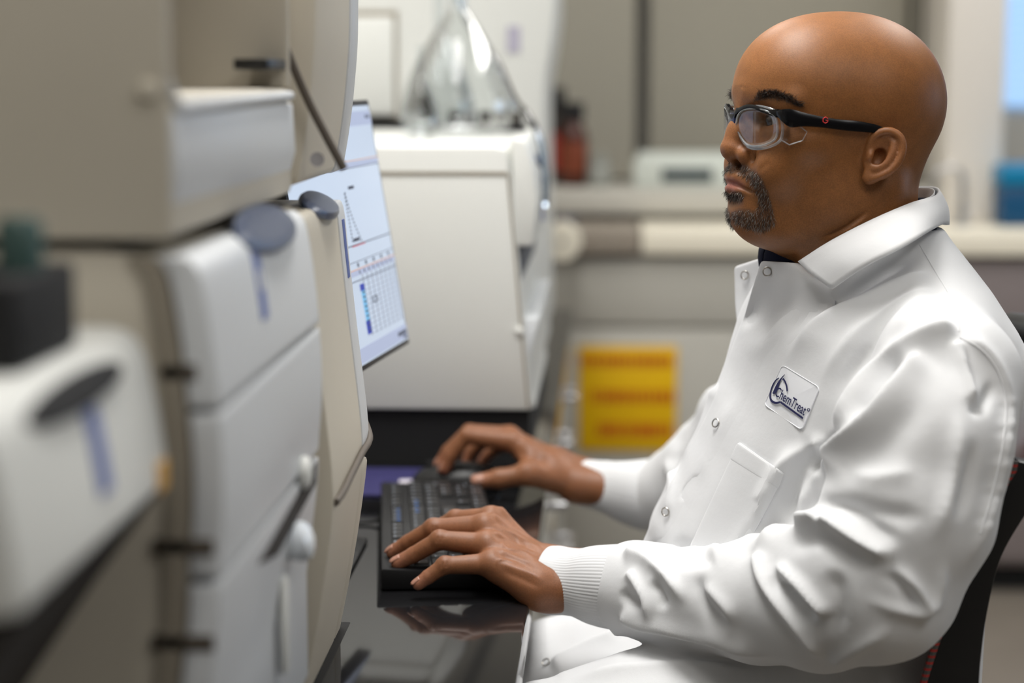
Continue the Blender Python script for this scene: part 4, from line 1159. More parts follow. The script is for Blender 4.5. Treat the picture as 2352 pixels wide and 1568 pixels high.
FR['pinky'] = [R0[3], U(1140, 1028, 2.572), U(1118, 1048, 2.572), U(1106, 1062, 2.57)]
for nm_, rs in (('index', (.013, .0102, .0088, .0076)), ('middle', (.013, .0104, .009, .0077)), ('ring', (.0126, .0098, .0086, .0075)), ('pinky', (.0115, .0088, .0076, .0066))):
    P = FR[nm_]
    RF.cap(P[0], P[1], rs[0], rs[1], .004); RF.cap(P[1], P[2], rs[1], rs[2], .0022); RF.cap(P[2], P[3], rs[2], rs[3], .0015)
    RF.ell(P[0] + [.002, 0, .001], (.012, .0115, .0108), .008)
TR = [U(1275, 1098, 2.462), U(1212, 1088, 2.444), U(1146, 1099, 2.440), U(1099, 1105, 2.438)]
RF.chain(TR, [.019, .0135, .0112, .0092], .007)
RF.cap(TR[1], R0[0] + [.02, 0, -.01], .010, .010, .012)       # web
rv, rf = RF.mesh(); del RF
rv = smooth_mesh(rv, rf, 2, .5)
rv = engrave(rv, rf, [([(1180,1030),(1215,1050),(1260,1075)], -1.2, 7), ([(1190,1012),(1230,1030),(1275,1055)], 1.1, 6), ([(1195,1050),(1225,1062),(1262,1092)], 1.0, 5),
    ([(1150,1090),(1147,1108)], -.7, 2.5), ([(1143,1090),(1139,1108)], -.7, 2.5), ([(1215,1070),(1205,1100)], -1.0, 4)])
def hand_color(V):
    c = np.tile(np.array([.250, .100, .044]), (len(V), 1)); return c
def redden(V, c, pts, r, col, w_):
    for p in pts:
        q = np.exp(-((V-np.asarray(p))**2).sum(axis=1)/r**2)[:, None]*w_
        c = c*(1-q) + np.asarray(col)*q
    return c
lc = redden(lv, hand_color(lv), [FL[k][3] for k in FL] , .014, (.40, .17, .11), .7)
lc = redden(lv, lc, [FL[k][1]+[0, 0, .006] for k in FL], .007, (.19, .075, .04), .5)
rcx = redden(rv, hand_color(rv), [FR[k][3] for k in FR] + [TR[3]], .015, (.42, .17, .10), .7)

# hidden torso, arms and legs of the body, joined with head and hands into one mesh
BF = Field((-.35, 1.62, .04), (.50, 2.55, 1.20), .016)
BF.ell((.275, 2.0, .92), (.08, .12, .16), .02); BF.ell((.25, 2.0, .72), (.10, .14, .14), .05)
BF.cap((.27, 1.99, 1.0), (.255, 1.985, 1.09), .06, .05, .04)
BF.chain([(.30, 1.93, 1.0), U(2050, 1330, 1.77), U(1420, 1338, 1.965)], [.035, .038, .026], .01)
BF.chain([(.24, 2.15, .99), U(1640, 1090, 2.385), U(1420, 1120, 2.472)], [.035, .036, .022], .01)
for yy, yk in ((1.90, 1.86), (2.12, 2.16)):
    BF.chain([(.24, yy, .62), (-.02, yk, .575)], [.085, .07], .03)
bv, bf = BF.mesh(); del BF
allV = np.concatenate([HV, lv, rv, bv]); o1 = len(HV); o2 = o1+len(lv); o3 = o2+len(rv)
allF = np.concatenate([hf, lf+o1, rf+o2, bf+o3])
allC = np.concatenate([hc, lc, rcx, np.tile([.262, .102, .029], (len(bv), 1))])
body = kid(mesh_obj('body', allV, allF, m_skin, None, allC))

# nails
m_nail = mat('nail', (.40, .20, .14), .3, var=.05)
def nail(tip, prev, r, up, nm='fingernail'):
    t = tip - prev; t /= np.linalg.norm(t); up = np.asarray(up, float); up = up - t*(up@t); up /= np.linalg.norm(up); sd = np.cross(t, up)
    G = []
    for u in np.linspace(-1, 1, 7):
        row = []
        for v in np.linspace(-1, 1, 7):
            w_ = v*r*.72*(1 if u < .5 else math.sqrt(max(0, 1-((u-.5)/.5)**2*.75)))
            h = math.sqrt(max(0, (r*1.02)**2 - w_**2)) - (max(0, u)**2)*r*.22
            row.append(tip + t*(u*r*.85 + r*.12) + sd*w_ + up*h)
        G.append(row)
    kid(MB().grid(np.array(G)).build(nm, m_nail, None, solid=.0006), body).location = (0, 0, 0)
for k_, r_ in (('middle', .0076), ('ring', .0074), ('pinky', .0064)):
    nail(FL[k_][3], FL[k_][2], r_, (-.3, -.15, 1))
for k_, r_ in (('index', .0076), ('middle', .0077)):
    nail(FR[k_][3], FR[k_][2], r_, (-1, -.1, .5))
nail(TR[3], TR[2], .0092, (-.2, -.75, .55))

# goatee and eyebrows
pts, nrm, pk = sample_faces(gm, 3000, HV, hf, NW)
loc = hv[hf[pk]].mean(axis=1)
dirs = nrm*.55 + np.array([0, 0, -.8]) + HF*.1
kid_g = strands('goatee', pts, nrm, dirs, .0058, .00015, (m_hair, m_hairg), .42, body)
kid_g.location = (0, 0, 0)
pts, nrm, pk = sample_faces(bm_, 1500, HV, hf, NW)
loc = hv[hf[pk]].mean(axis=1)
out = np.sign(loc[:, 1])[:, None]*HL[None]
dirs = nrm*.35 + out*.6 - HF*.35 + np.array([0, 0, .25])
kb_ = strands('eyebrows', pts, nrm, dirs, .0075, .00017, (m_hair, m_hair), 0, body, .3); kb_.location = (0, 0, 0)

# eyes
m_eye = mat('eye_white', srgb(175, 158, 142), .12, coat=.5, var=.05)
m_iris = mat('iris', (.035, .016, .008), .1, coat=.8, var=.2)
m_pup = mat('pupil', (.004, .004, .004), .08)
for s in (1, -1):
    c = HW((74.2, s*32, 38.3))[0]
    ey = MB().lathe([(12.2e-3*math.sin(a), 12.2e-3*math.cos(a)) for a in np.linspace(.02, math.pi-.02, 22)], c=c, axis=HF + HL*.2 + np.array([0, 0, -.12]), n=28).build('eyeball', m_eye, None)
    kid(ey, body).location = (0, 0, 0)
    ax = HF + HL*.2 + np.array([0, 0, -.10]); ax /= np.linalg.norm(ax)
    ir = MB().lathe([(.0064*q, 12.2e-3*math.sqrt(1-(.0064*q/12.2e-3)**2)+.0002) for q in (1, .75, .5, .42)], c=c, axis=ax, n=24).build('iris', m_iris, None); kid(ir, body).location = (0, 0, 0)
    pu = MB().lathe([(.0025, 12.2e-3+.0000), (.001, 12.2e-3+.0005)], c=c, axis=ax, n=18).build('pupil', m_pup, None); kid(pu, body).location = (0, 0, 0)
# ------------------------------------------------------------------ lab coat
from mathutils.bvhtree import BVHTree
m_coat = bpy.data.materials.new('coat_cotton'); m_coat.use_nodes = True
nt = m_coat.node_tree; b = nt.nodes['Principled BSDF']
b.inputs['Base Color'].default_value = (.715, .72, .73, 1); b.inputs['Roughness'].default_value = .85
b.inputs['Specular IOR Level'].default_value = .25
b.inputs['Sheen Weight'].default_value = .15; b.inputs['Sheen Roughness'].default_value = .4
tc = nt.nodes.new('ShaderNodeTexCoord'); n1 = nt.nodes.new('ShaderNodeTexNoise'); n1.inputs['Scale'].default_value = 38; n1.inputs['Detail'].default_value = 3
wv = nt.nodes.new('ShaderNodeTexNoise'); wv.inputs['Scale'].default_value = 1600
ad = nt.nodes.new('ShaderNodeMath'); ad.operation = 'MULTIPLY_ADD'; ad.inputs[1].default_value = .12
bp = nt.nodes.new('ShaderNodeBump'); bp.inputs['Strength'].default_value = .35; bp.inputs['Distance'].default_value = .002
for n_ in (n1, wv): nt.links.new(tc.outputs['Object'], n_.inputs['Vector'])
nt.links.new(wv.outputs['Fac'], ad.inputs[0]); nt.links.new(n1.outputs['Fac'], ad.inputs[2])
nt.links.new(ad.outputs[0], bp.inputs['Height']); nt.links.new(bp.outputs['Normal'], b.inputs['Normal'])
m_rib = mat('rib_knit', (.70, .705, .715), .9, bump=.1, bscale=2500, spec=.2)
m_shirt = mat('navy_shirt', (.006, .007, .022), .9, bump=.2, bscale=1500, spec=.2)

SEC = {
 .58: [(.09,2.03),(.12,1.92),(.20,1.84),(.29,1.83),(.36,1.9),(.375,2.0),(.35,2.12),(.27,2.19),(.16,2.17),(.11,2.11)],
 .70: [(.07,2.03),(.11,1.91),(.20,1.835),(.29,1.83),(.36,1.9),(.38,2.0),(.355,2.12),(.27,2.19),(.15,2.17),(.09,2.11)],
 .80: [(.042,2.03),(.105,1.915),(.19,1.85),(.29,1.84),(.36,1.9),(.382,2.0),(.36,2.12),(.27,2.19),(.14,2.17),(.075,2.11)],
 .85: [(.060,2.03),(.115,1.915),(.20,1.845),(.30,1.835),(.37,1.9),(.396,2.0),(.37,2.12),(.28,2.2),(.16,2.18),(.09,2.11)],
 .91: [(.091,2.03),(.14,1.91),(.215,1.84),(.31,1.83),(.40,1.89),(.428,2.0),(.40,2.13),(.29,2.21),(.18,2.18),(.115,2.11)],
 .97: [(.117,2.03),(.16,1.91),(.225,1.84),(.31,1.83),(.405,1.885),(.432,2.0),(.40,2.13),(.30,2.22),(.19,2.19),(.14,2.11)],
 1.03: [(.134,2.03),(.175,1.915),(.24,1.85),(.32,1.835),(.385,1.89),(.402,1.99),(.375,2.12),(.30,2.21),(.20,2.18),(.155,2.11)],
 1.07: [(.150,2.02),(.195,1.925),(.255,1.87),(.32,1.855),(.362,1.90),(.376,1.985),(.355,2.10),(.29,2.16),(.21,2.13),(.17,2.08)],
 1.10: [(.166,2.01),(.205,1.935),(.255,1.90),(.305,1.89),(.342,1.925),(.352,1.985),(.335,2.07),(.28,2.10),(.22,2.08),(.18,2.05)],
 1.135: [(.178,2.0),(.212,1.945),(.25,1.92),(.29,1.915),(.318,1.94),(.328,1.985),(.31,2.04),(.275,2.055),(.225,2.045),(.19,2.03)],
}
ZS = np.array(sorted(SEC)); NT = 96
TH_ = np.linspace(-math.pi, math.pi, NT+1)
CX = np.array([np.mean([p[0] for p in SEC[z]]) for z in ZS]); CYY = np.array([np.mean([p[1] for p in SEC[z]]) for z in ZS])
RT = []
for z, cx, cy in zip(ZS, CX, CYY):
    q = cspline(SEC[z], 240) - [cx, cy]; an = np.arctan2(q[:,1], q[:,0]); o_ = np.argsort(an); an = an[o_]; rr = np.hypot(q[:,0], q[:,1])[o_]
    RT.append(np.interp(TH_, np.concatenate([an-2*math.pi, an, an+2*math.pi]), np.tile(rr, 3)))
RT = np.array(RT)
zd = np.linspace(ZS[0], ZS[-1], 160)
def zint(A):
    return np.interp(zd, ZS, A)
ss = np.interp(zd, ZS, np.arange(len(ZS)))
def cint(A):           # smooth interpolation over z of rows
    A = np.asarray(A, float); n = len(A); i = np.clip(ss.astype(int), 0, n-2); u = (ss-i)
    u = u.reshape(-1, *([1]*(A.ndim-1)))
    a, b_, c, d = A[np.maximum(i-1, 0)], A[i], A[i+1], A[np.minimum(i+2, n-1)]
    return .5*((2*b_)+(-a+c)*u+(2*a-5*b_+4*c-d)*u*u+(-a+3*b_-3*c+d)*u**3)
RTd, CXd, CYd = cint(RT), cint(CX), cint(CYY)
CF = Field((-.12, 1.64, .50), (.45, 2.53, 1.145), .0031)
def torso(x, y, z):
    zz = z.ravel(); fi = np.clip((zz-zd[0])/(zd[-1]-zd[0])*(len(zd)-1), 0, len(zd)-1.001); i0 = fi.astype(int); fu = fi-i0
    out = np.empty((x.size, y.size, zz.size), np.float32)
    for k in range(zz.size):
        cx = CXd[i0[k]]*(1-fu[k])+CXd[i0[k]+1]*fu[k]; cy = CYd[i0[k]]*(1-fu[k])+CYd[i0[k]+1]*fu[k]
        row = RTd[i0[k]]*(1-fu[k])+RTd[i0[k]+1]*fu[k]
        dx = x[:, :, 0]-cx; dy = y[:, :, 0]-cy
        an = np.arctan2(dy, dx); rho = np.hypot(dx, dy)
        d = (rho - np.interp(an.ravel(), TH_, row).reshape(an.shape))*.9
        e_ = max(zz[k]-1.130, .56-zz[k])
        out[:, :, k] = np.maximum(d, e_)
    return out
CF.op(torso, (.0, 1.78, .56), (.43, 2.25, 1.135), .002)
# lap
CF.chain([(.25, 1.885, .615), (.06, 1.885, .613), (-.055, 1.895, .595)], [.10, .099, .092], .05)
CF.chain([(.25, 2.13, .61), (.06, 2.14, .605), (-.05, 2.15, .59)], [.10, .097, .09], .05)
CF.cap((.2, 2.0, .60), (-.03, 2.02, .575), .09, .085, .06)
# neck opening
CF.ell(U(1800, 548, 1.975), (.062, .075, .030), .012, sub=True)
# sleeves
SL = [np.array([.315, 1.885, 1.022]), U(2165, 880, 1.805), U(2125, 1020, 1.765), U(2085, 1180, 1.745), U(2012, 1330, 1.745)]
CF.chain(SL, [.056, .070, .074, .075, .073], .010)
SL2 = [U(2012, 1330, 1.745), U(1890, 1380, 1.785), U(1750, 1380, 1.83), U(1600, 1376, 1.89), U(1460, 1352, 1.945)]
CF.chain(SL2, [.073, .063, .0575, .051, .0475], .012)
SR = [np.array([.25, 2.20, .99]), U(1745, 990, 2.32), U(1652, 1085, 2.385), U(1590, 1125, 2.42), U(1520, 1138, 2.448)]
CF.chain(SR, [.065, .068, .066, .058, .048], .02)
cv, cf = CF.mesh(); del CF
cv = smooth_mesh(cv, cf, 5, .5)
cn = vnormals(cv, cf)
# ---- folds: ridges and valleys worked into the cloth
def face_cam(V, N):
    d = V - CAM; d /= np.linalg.norm(d, axis=1)[:, None]; return -(d*N).sum(axis=1)
def depth_to_first(V, N): return face_cam(V, N) > -.25
cpx = PX(cv)
disp = np.zeros(len(cv))
fc_ok = np.clip((face_cam(cv, cn)+.25)/.35, 0, 1)
near_arm = cv[:, 1] < 1.98
def fold(pts, amp, s1, s2=None, t0=.25, t1=.25, ymax=9.0):
    """ridge of amp mm along a line; s1 / s2: half widths in pixels left and right of the running direction; t0, t1 soft ends"""
    global disp
    s2 = s2 or s1
    P = spline(pts, max(12, 6*len(pts)))
    lo = P.min(axis=0)-4*max(s1, s2); hi = P.max(axis=0)+4*max(s1, s2)
    m = np.where((cpx[:,0] > lo[0]) & (cpx[:,0] < hi[0]) & (cpx[:,1] > lo[1]) & (cpx[:,1] < hi[1]) & (cv[:,1] < ymax) & (fc_ok > 0))[0]
    if not len(m): return
    d, t, sd = seg_dist(cpx[m], P)
    sg = np.where(sd < 0, s1, s2)
    tap = np.clip(t/max(t0, 1e-3), 0, 1)*np.clip((1-t)/max(t1, 1e-3), 0, 1); tap = tap*tap*(3-2*tap)
    disp[m] += 1.25*amp*1e-3*np.exp(-(d/sg)**(1.45 if amp > 0 else 2))*tap*fc_ok[m]
FOLDS = [
 # shoulder and chest
 ([(2120,590),(2040,618),(1960,668),(1885,712),(1838,748),(1797,805)], -7, 15, 15, .2, .35, 2.2),
 ([(2150,628),(2070,655),(1991,690),(1915,722),(1866,756),(1826,805),(1798,860)], 10, 34, 14, .15, .4, 2.2),
 ([(1880,690),(1820,720),(1765,775),(1735,840)], 4, 22, 22, .3, .4, 2.2),
 ([(1840,690),(1780,730),(1730,800)], -4, 16, 16, .3, .4, 2.2),
 ([(2160,668),(2052,712),(1965,772),(1908,845),(1886,905)], 7, 24, 13, .15, .4, 2.2),
 ([(2110,735),(2030,775),(1960,850),(1915,930)], -4, 16, 16, .3, .4, 2.2),
 ([(2200,755),(2143,765),(2082,795),(2021,848),(1972,905),(1927,981),(1900,1020)], 12, 24, 14, .08, .25, 2.2),
 ([(2085,815),(2030,868),(1985,930),(1950,975)], -10, 15, 15, .25, .3, 2.2),
 ([(2125,805),(2105,832),(2052,903),(1991,972),(1930,1025),(1870,1076)], 13, 34, 11, .15, .12, 2.2),
 ([(1945,990),(1890,1040),(1862,1090),(1850,1150)], -9, 10, 10, .2, .3, 2.2),
 ([(1905,1008),(1845,1035),(1800,1085),(1768,1150),(1745,1210)], 9, 16, 14, .15, .3, 2.2),
 ([(2120,900),(2050,1000),(1960,1080),(1900,1120)], -4, 34, 34, .3, .3, 2.0),
 ([(2198,780),(2214,850),(2236,925)], 9, 7, 12, .15, .12, 2.0),
 ([(2222,935),(2248,940),(2268,905),(2282,870)], -5, 10, 12, .2, .4, 2.0),
 ([(2203,775),(2250,800),(2290,850),(2312,930),(2300,1040),(2280,1130),(2255,1220),(2215,1310)], 6, 18, 10, .08, .2, 2.0),
 ([(2205,930),(2196,1030),(2172,1160),(2140,1260)], 7, 34, 16, .3, .3, 2.0),
 ([(2232,1000),(2218,1100),(2190,1210)], -5, 14, 16, .3, .3, 2.0),
 ([(1940,1075),(2010,1095),(2110,1080)], 4, 22, 26, .3, .3, 2.0),
 ([(1900,1130),(1990,1170),(2090,1185),(2130,1170)], -5, 22, 22, .3, .3, 2.0),
 # elbow and forearm
 ([(1715,1270),(1798,1230),(1860,1196),(1905,1177)], 12, 12, 26, .3, .12, 2.0),
 ([(1898,1178),(1935,1205),(1990,1243),(2060,1281)], 13, 11, 26, .1, .25, 2.0),
 ([(1860,1150),(1930,1165),(2010,1215),(2080,1250)], -7, 16, 16, .3, .3, 2.0),
 ([(1780,1270),(1880,1235),(1950,1275),(2020,1320)], -5, 22, 22, .3, .3, 2.0),
 ([(1876,1072),(1852,1125),(1846,1180),(1850,1215)], 10, 12, 22, .15, .3, 2.0),
 ([(1735,1266),(1756,1335),(1800,1395),(1850,1450),(1900,1518)], 10, 20, 11, .1, .2, 2.0),
 ([(1775,1320),(1820,1370),(1880,1430)], -9, 13, 13, .25, .25, 2.0),
 ([(1780,1292),(1840,1345),(1890,1400),(1900,1418)], 9, 11, 10, .2, .1, 2.0),
 ([(1910,1300),(1925,1390),(1915,1470)], -5, 24, 24, .3, .3, 2.0),
 ([(2140,1412),(2100,1350),(2045,1295)], 8, 14, 14, .1, .4, 2.0),
 ([(2140,1415),(2060,1400),(1980,1370)], 6, 14, 14, .1, .5, 2.0),
 ([(2142,1405),(2160,1340),(2165,1280)], 6, 12, 12, .1, .5, 2.0),
 ([(2110,1400),(2070,1340),(2010,1320)], -5, 12, 12, .2, .4, 2.0),
 ([(2050,1440),(1980,1480),(1900,1525)], 6, 14, 14, .3, .2, 2.0),
 ([(1422,1412),(1500,1440),(1600,1462),(1700,1490),(1800,1512)], 8, 20, 10, .05, .3, 2.1),
 ([(1430,1268),(1480,1282),(1540,1330),(1575,1390)], 8, 10, 14, .1, .3, 2.1),
 ([(1540,1255),(1590,1275),(1640,1262)], -8, 22, 26, .25, .25, 2.1),
 ([(1440,1310),(1478,1365),(1500,1430)], 6, 10, 10, .1, .3, 2.1),
 ([(1500,1330),(1530,1400)], -6, 12, 12, .3, .3, 2.1),
 ([(1590,1300),(1620,1390),(1680,1450)], -5, 20, 20, .3, .3, 2.1),
 ([(1600,1330),(1660,1390),(1690,1440)], 5, 14, 14, .3, .3, 2.1),
 ([(1425,1355),(1455,1385),(1490,1380)], -5, 10, 10, .2, .4, 2.1),
 # front below the pocket, belly
 ([(1700,900),(1650,1000),(1600,1120)], 2.5, 18, 18, .3, .3, 2.3),
 ([(1830,1010),(1790,1100),(1740,1200),(1700,1260)], 5, 22, 22, .2, .2, 2.3),
 ([(1870,1000),(1835,1100),(1810,1200)], -9, 18, 18, .2, .2, 2.3),
 # lap
 ([(1262,1532),(1330,1495),(1400,1462),(1430,1440)], 7, 8, 20, .1, .2, 2.3),
 ([(1300,1568),(1420,1540),(1600,1530),(1760,1545)], 5, 14, 14, .2, .3, 2.3),
 ([(1480,1440),(1560,1480),(1700,1500)], -4, 18, 18, .3, .3, 2.3),
 # right sleeve
 ([(1655,880),(1590,950),(1545,1010)], 5, 14, 20, .2, .3, 9),
 ([(1600,930),(1560,1010),(1545,1100)], -5, 14, 14, .3, .3, 9),
 ([(1530,1050),(1545,1110),(1535,1190)], 5, 9, 9, .2, .2, 9),
]
for q in FOLDS: fold(*q)
cv = cv + cn*disp[:, None]
# puckers along the rear sleeve seam and general small unevenness
def vnoise(P, sc, seed):
    r_ = np.random.default_rng(seed); out = np.zeros(len(P))
    for _ in range(10):
        k_ = r_.normal(0, 1, 3); k_ /= np.linalg.norm(k_); out += np.sin(P @ k_*sc*r_.uniform(.6, 1.5) + r_.uniform(0, 6.28))
    return out/10
cv = cv + cn*(vnoise(cv, 45, 1)*.0026 + vnoise(cv, 120, 2)*.0012)[:, None]
dse, tse, _s = seg_dist(cpx, spline([(2310,930),(2298,1040),(2278,1130),(2252,1220)], 20))
cv = cv + cn*(np.where(near_arm, 1, 0)*np.exp(-(dse/16)**2)*(np.sin(cpx[:,1]*.22)+np.sin(cpx[:,1]*.13+1))*.0007)[:, None]
cv = smooth_mesh(cv, cf, 2, .45)
cn = vnormals(cv, cf)
coat = kid(mesh_obj('lab_coat', cv, cf, m_coat))
coat['label'] = 'white cotton lab coat with snap front'
BVH = BVHTree.FromPolygons(cv.tolist(), cf.tolist())
def hit(px, py, off=.0):
    d = RC @ np.array([(px-1176)/FPX, -(py-784)/FPX, -1.0]); d /= np.linalg.norm(d)
    l, n_, i, ds = BVH.ray_cast(Vector(CAM), Vector(d))
    if l is None: return None, None
    n_ = np.array(n_); n_ = n_ if n_ @ d < 0 else -n_
    return np.array(l) + n_*off, n_
def sub(o, parent=None):
    o.parent = parent or coat; o.location = (0, 0, 0); return o
def on_coat(px, py, off, Y=1.95):
    p, n_ = hit(px, py, off)
    return p if p is not None else U(px, py, Y)

def sheet(name, G, mt, thick=.0016, lev=1):
    o = MB().grid(np.asarray(G)).build(name, mt, None)
    md = o.modifiers.new('solid', 'SOLIDIFY'); md.thickness = thick; md.offset = 0
    if lev: md2 = o.modifiers.new('sub', 'SUBSURF'); md2.levels = lev; md2.render_levels = lev
    return o
# ---- collar
BY_ = math.radians(20); bf_ = np.array([-math.cos(BY_), -math.sin(BY_), 0]); bl_ = np.array([math.sin(BY_), -math.cos(BY_), 0])
ctop = [U(1834, 601, 1.908), U(1905, 556, 1.890), U(2000, 507, 1.888), U(2090, 468, 1.905), U(2148, 449, 1.950)]
cbot = [U(1911, 664, 1.872), U(1985, 613, 1.852), U(2065, 571, 1.846), U(2125, 537, 1.872), U(2163, 514, 1.945)]
nc = np.array([.250, 1.985])
def mirror(p):
    q = p[:2]-nc; a = q @ bf_[:2]; s_ = q @ bl_[:2]
    r_ = nc + bf_[:2]*a - bl_[:2]*s_; return np.array([r_[0], r_[1], p[2]])
bk_t = np.array([*(nc - bf_[:2]*.078), 1.168]); bk_b = np.array([*(nc - bf_[:2]*.092), 1.130])
T_ = spline(ctop + [bk_t] + [mirror(p) for p in ctop[:1:-1]], 61); B_ = spline(cbot + [bk_b] + [mirror(p) for p in cbot[:1:-1]], 61)
G = []
for u in np.linspace(0, 1, 9):
    row = T_*(1-u) + B_*u
    bul = math.sin(math.pi*u)*.004
    c3 = np.concatenate([nc, [0]]); o_ = row - c3; o_[:, 2] = 0; o_ /= np.linalg.norm(o_, axis=1)[:, None]
    G.append(row + o_*bul)
sub(sheet('collar', G, m_coat, .0022, 0))
# stand inside the fall
G = []; T_ = T_[6:-6]
for u in np.linspace(0, 1, 6):
    row = T_.copy(); c3 = np.concatenate([nc, [0]]); o_ = row-c3; o_[:, 2] = 0
    row = row - o_*(.05+.06*u) ; row[:, 2] -= .03*u
    G.append(row)
sub(sheet('collar_stand', G, m_coat, .0018))
# navy shirt collar
sh_pts = []
for a in np.linspace(0, 2*math.pi, 40, endpoint=False):
    f_ = math.cos(a); s_ = math.sin(a)
    p = np.concatenate([nc + np.array([-1., -.1])*(f_*.080 + .013) + bl_[:2]*s_*.068, [1.125 - f_*.024]])
    sh_pts.append(p)
G = []
for (dr, dz) in ((-.004, -.03), (.004, -.012), (.004, .004), (.0, .010), (-.006, .008), (-.008, -.02)):
    row = []
    for p in sh_pts + [sh_pts[0]]:
        o_ = p - np.concatenate([nc, [p[2]]]); o_ /= np.linalg.norm(o_)
        row.append(p + o_*dr + [0, 0, dz])
    G.append(row)
shirt = kid(sheet('shirt', G, m_shirt, .002)); shirt['label'] = 'navy shirt collar'
# ---- front flap with the placket edge
edge = [(1748,598,1.982),(1726,665,1.998),(1703,745,2.018),(1680,810,2.026),(1660,872,2.028),(1632,940,2.03),(1600,1003,2.03),(1565,1070,2.03),(1526,1140,2.03),(1500,1195,2.03),(1478,1240,2.03),(1462,1280,2.03)]
ep = spline(edge, 44); G = []
W_ = np.interp(np.linspace(0, 1, 44), [0, .05, .14, .3, 1], [112, 185, 205, 110, 60])
for (px_, py_, Y_), wd in zip(ep, W_):
    row = []
    p_edge = U(px_, py_, Y_)
    last, _n = hit(px_+wd, py_+wd*.06, -.003)
    if last is not None and py_ > 1100 and last[1] < 1.955: last = U(px_+wd, py_+wd*.06, 1.995)
    far_ = U(px_+wd, py_+wd*.06, np.interp(py_, [598, 720], [1.892, 1.905]))
    if last is None or (py_ < 720 and last[1] > far_[1]): last = far_
    for i, u in enumerate(np.linspace(0, 1, 12)):
        qx, qy = px_+wd*u, py_+wd*.06*u
        h_, _n = hit(qx, qy, .0034*(1-u)-.002)
        lin = p_edge*(1-u)+last*u
        if py_ < 745:
            Yf = np.interp(qx, [1690, 1748, 1800, 1840, 1900, 1960], [2.0, 1.975, 1.934, 1.919, 1.896, 1.888])
            w_ = min(1, max(0, (py_-650)/95., (u-.7)/.25 if h_ is not None else 0)); Yh = h_[1] if h_ is not None and u > .1 else (p_edge[1] if u <= .1 else Yf)
            row.append(U(qx, qy, Yf*(1-w_) + Yh*w_))
        elif h_ is None or abs(h_[1]-lin[1]) > .03: row.append(lin)
        else:
            k_ = min(1, u*2.2); row.append(lin*(1-k_)+h_*k_ if (h_-lin)[1] > 0 else h_)
    G.append(row)
sub(sheet('front_flap', G, m_coat, .0018))
# right lapel corner behind it
Lp = [(1686,612,2.085),(1687,650,2.082),(1688,700,2.076),(1692,745,2.066),(1690,790,2.055)]
Rp = [(1760,588,2.045),(1764,640,2.043),(1760,700,2.04),(1745,750,2.036),(1720,790,2.034)]
G = [[U(*l)*(1-u)+U(*r)*u for u in np.linspace(0, 1, 6)] for l, r in zip(spline(Lp, 12), spline(Rp, 12))]
lap = sub(sheet('lapel_flap', G, m_coat, .0018))
# ---- chest pocket
def quad_sheet(name, TL, TR, BR, BL, off, n, m, mt, thick, ext=0):
    G = []
    for v in np.linspace(0, 1, n):
        a = np.array(TL)*(1-v)+np.array(BL)*v; b2 = np.array(TR)*(1-v)+np.array(BR)*v
        G.append([on_coat(*(a*(1-u)+b2*u), off) for u in np.linspace(0, 1, m)])
    if ext:
        G = [np.array(g_) for g_ in G]
        for _ in range(ext): G.append(G[-1] + (G[-1]-G[-4])/3)
    return sub(sheet(name, G, mt, thick))
quad_sheet('pocket', (1700,1014), (1802,1086), (1748,1196), (1614,1196), .0016, 20, 14, m_coat, .0016, 9)
quad_sheet('pocket_hem', (1698,1016), (1800,1087), (1786,1121), (1680,1056), .0022, 5, 14, m_coat, .0008)
# ---- company patch
m_patch = mat('patch_twill', (.82, .83, .86), .7, bump=.15, bscale=2500)
m_navyt = mat('patch_thread', (.012, .013, .075), .6, bump=.2, bscale=2500)
pc = [np.array(q, float) for q in ((1799, 838), (1884, 890), (1843, 988), (1757, 929))]
def pp(u, v): return (pc[0]*(1-u)+pc[1]*u)*(1-v) + (pc[3]*(1-u)+pc[2]*u)*v
def patch3(u, v, off): return on_coat(*pp(u, v), off)
c_, n_ = hit(*pp(.5, .5), .0)
# a plane fitted to the cloth so that the badge lies flat
qs = np.array([patch3(u, v, 0) for u in np.linspace(.05, .95, 6) for v in np.linspace(.05, .95, 6)])
qc = qs.mean(axis=0); _, _, vt = np.linalg.svd(qs-qc); pn = vt[2]; pn = pn if pn @ (CAM-qc) > 0 else -pn
def _bas(u, v): return np.stack([np.ones_like(u), u, v, u*u, u*v, v*v], axis=-1)
_uu, _vv = np.meshgrid(np.linspace(0, 1, 9), np.linspace(0, 1, 9)); _uu, _vv = _uu.ravel(), _vv.ravel()
_qh = np.array([patch3(u, v, 0) for u, v in zip(_uu, _vv)]); _co = np.linalg.lstsq(_bas(_uu, _vv), _qh, rcond=None)[0]
lift = max(0, ((_qh - _bas(_uu, _vv) @ _co) @ pn).max()) + .0004
def pl(u, v, off=0.0):
    return _bas(np.float64(u), np.float64(v)) @ _co + pn*(lift+off)
r_ = .09; ol = []
for (cu, cv_, a0) in ((1-r_, r_, -90), (1-r_, 1-r_, 0), (r_, 1-r_, 90), (r_, r_, 180)):
    for a in np.linspace(a0, a0+90, 7): ol.append((cu+r_*math.cos(math.radians(a)), cv_+r_*math.sin(math.radians(a))))
mb = MB(); n = len(ol)
rg = [[pl(.5+(u-.5)*q, .5+(v-.5)*q, 0) for u, v in ol] for q in (1, .75, .5, .25)]
mb.add(sum(rg, []) + [pl(.5, .5, 0)] + [pl(u, v, -.003) for u, v in ol],
       [(k*n+i, k*n+(i+1) % n, (k+1)*n+(i+1) % n, (k+1)*n+i) for k in range(3) for i in range(n)] + [(3*n+i, 3*n+(i+1) % n, 4*n) for i in range(n)] + [(4*n+1+i, 4*n+1+(i+1) % n, (i+1) % n, i) for i in range(n)])
patch = sub(mb.build('badge', m_patch, None, smooth=False)); patch['label'] = 'white badge with navy lettering'
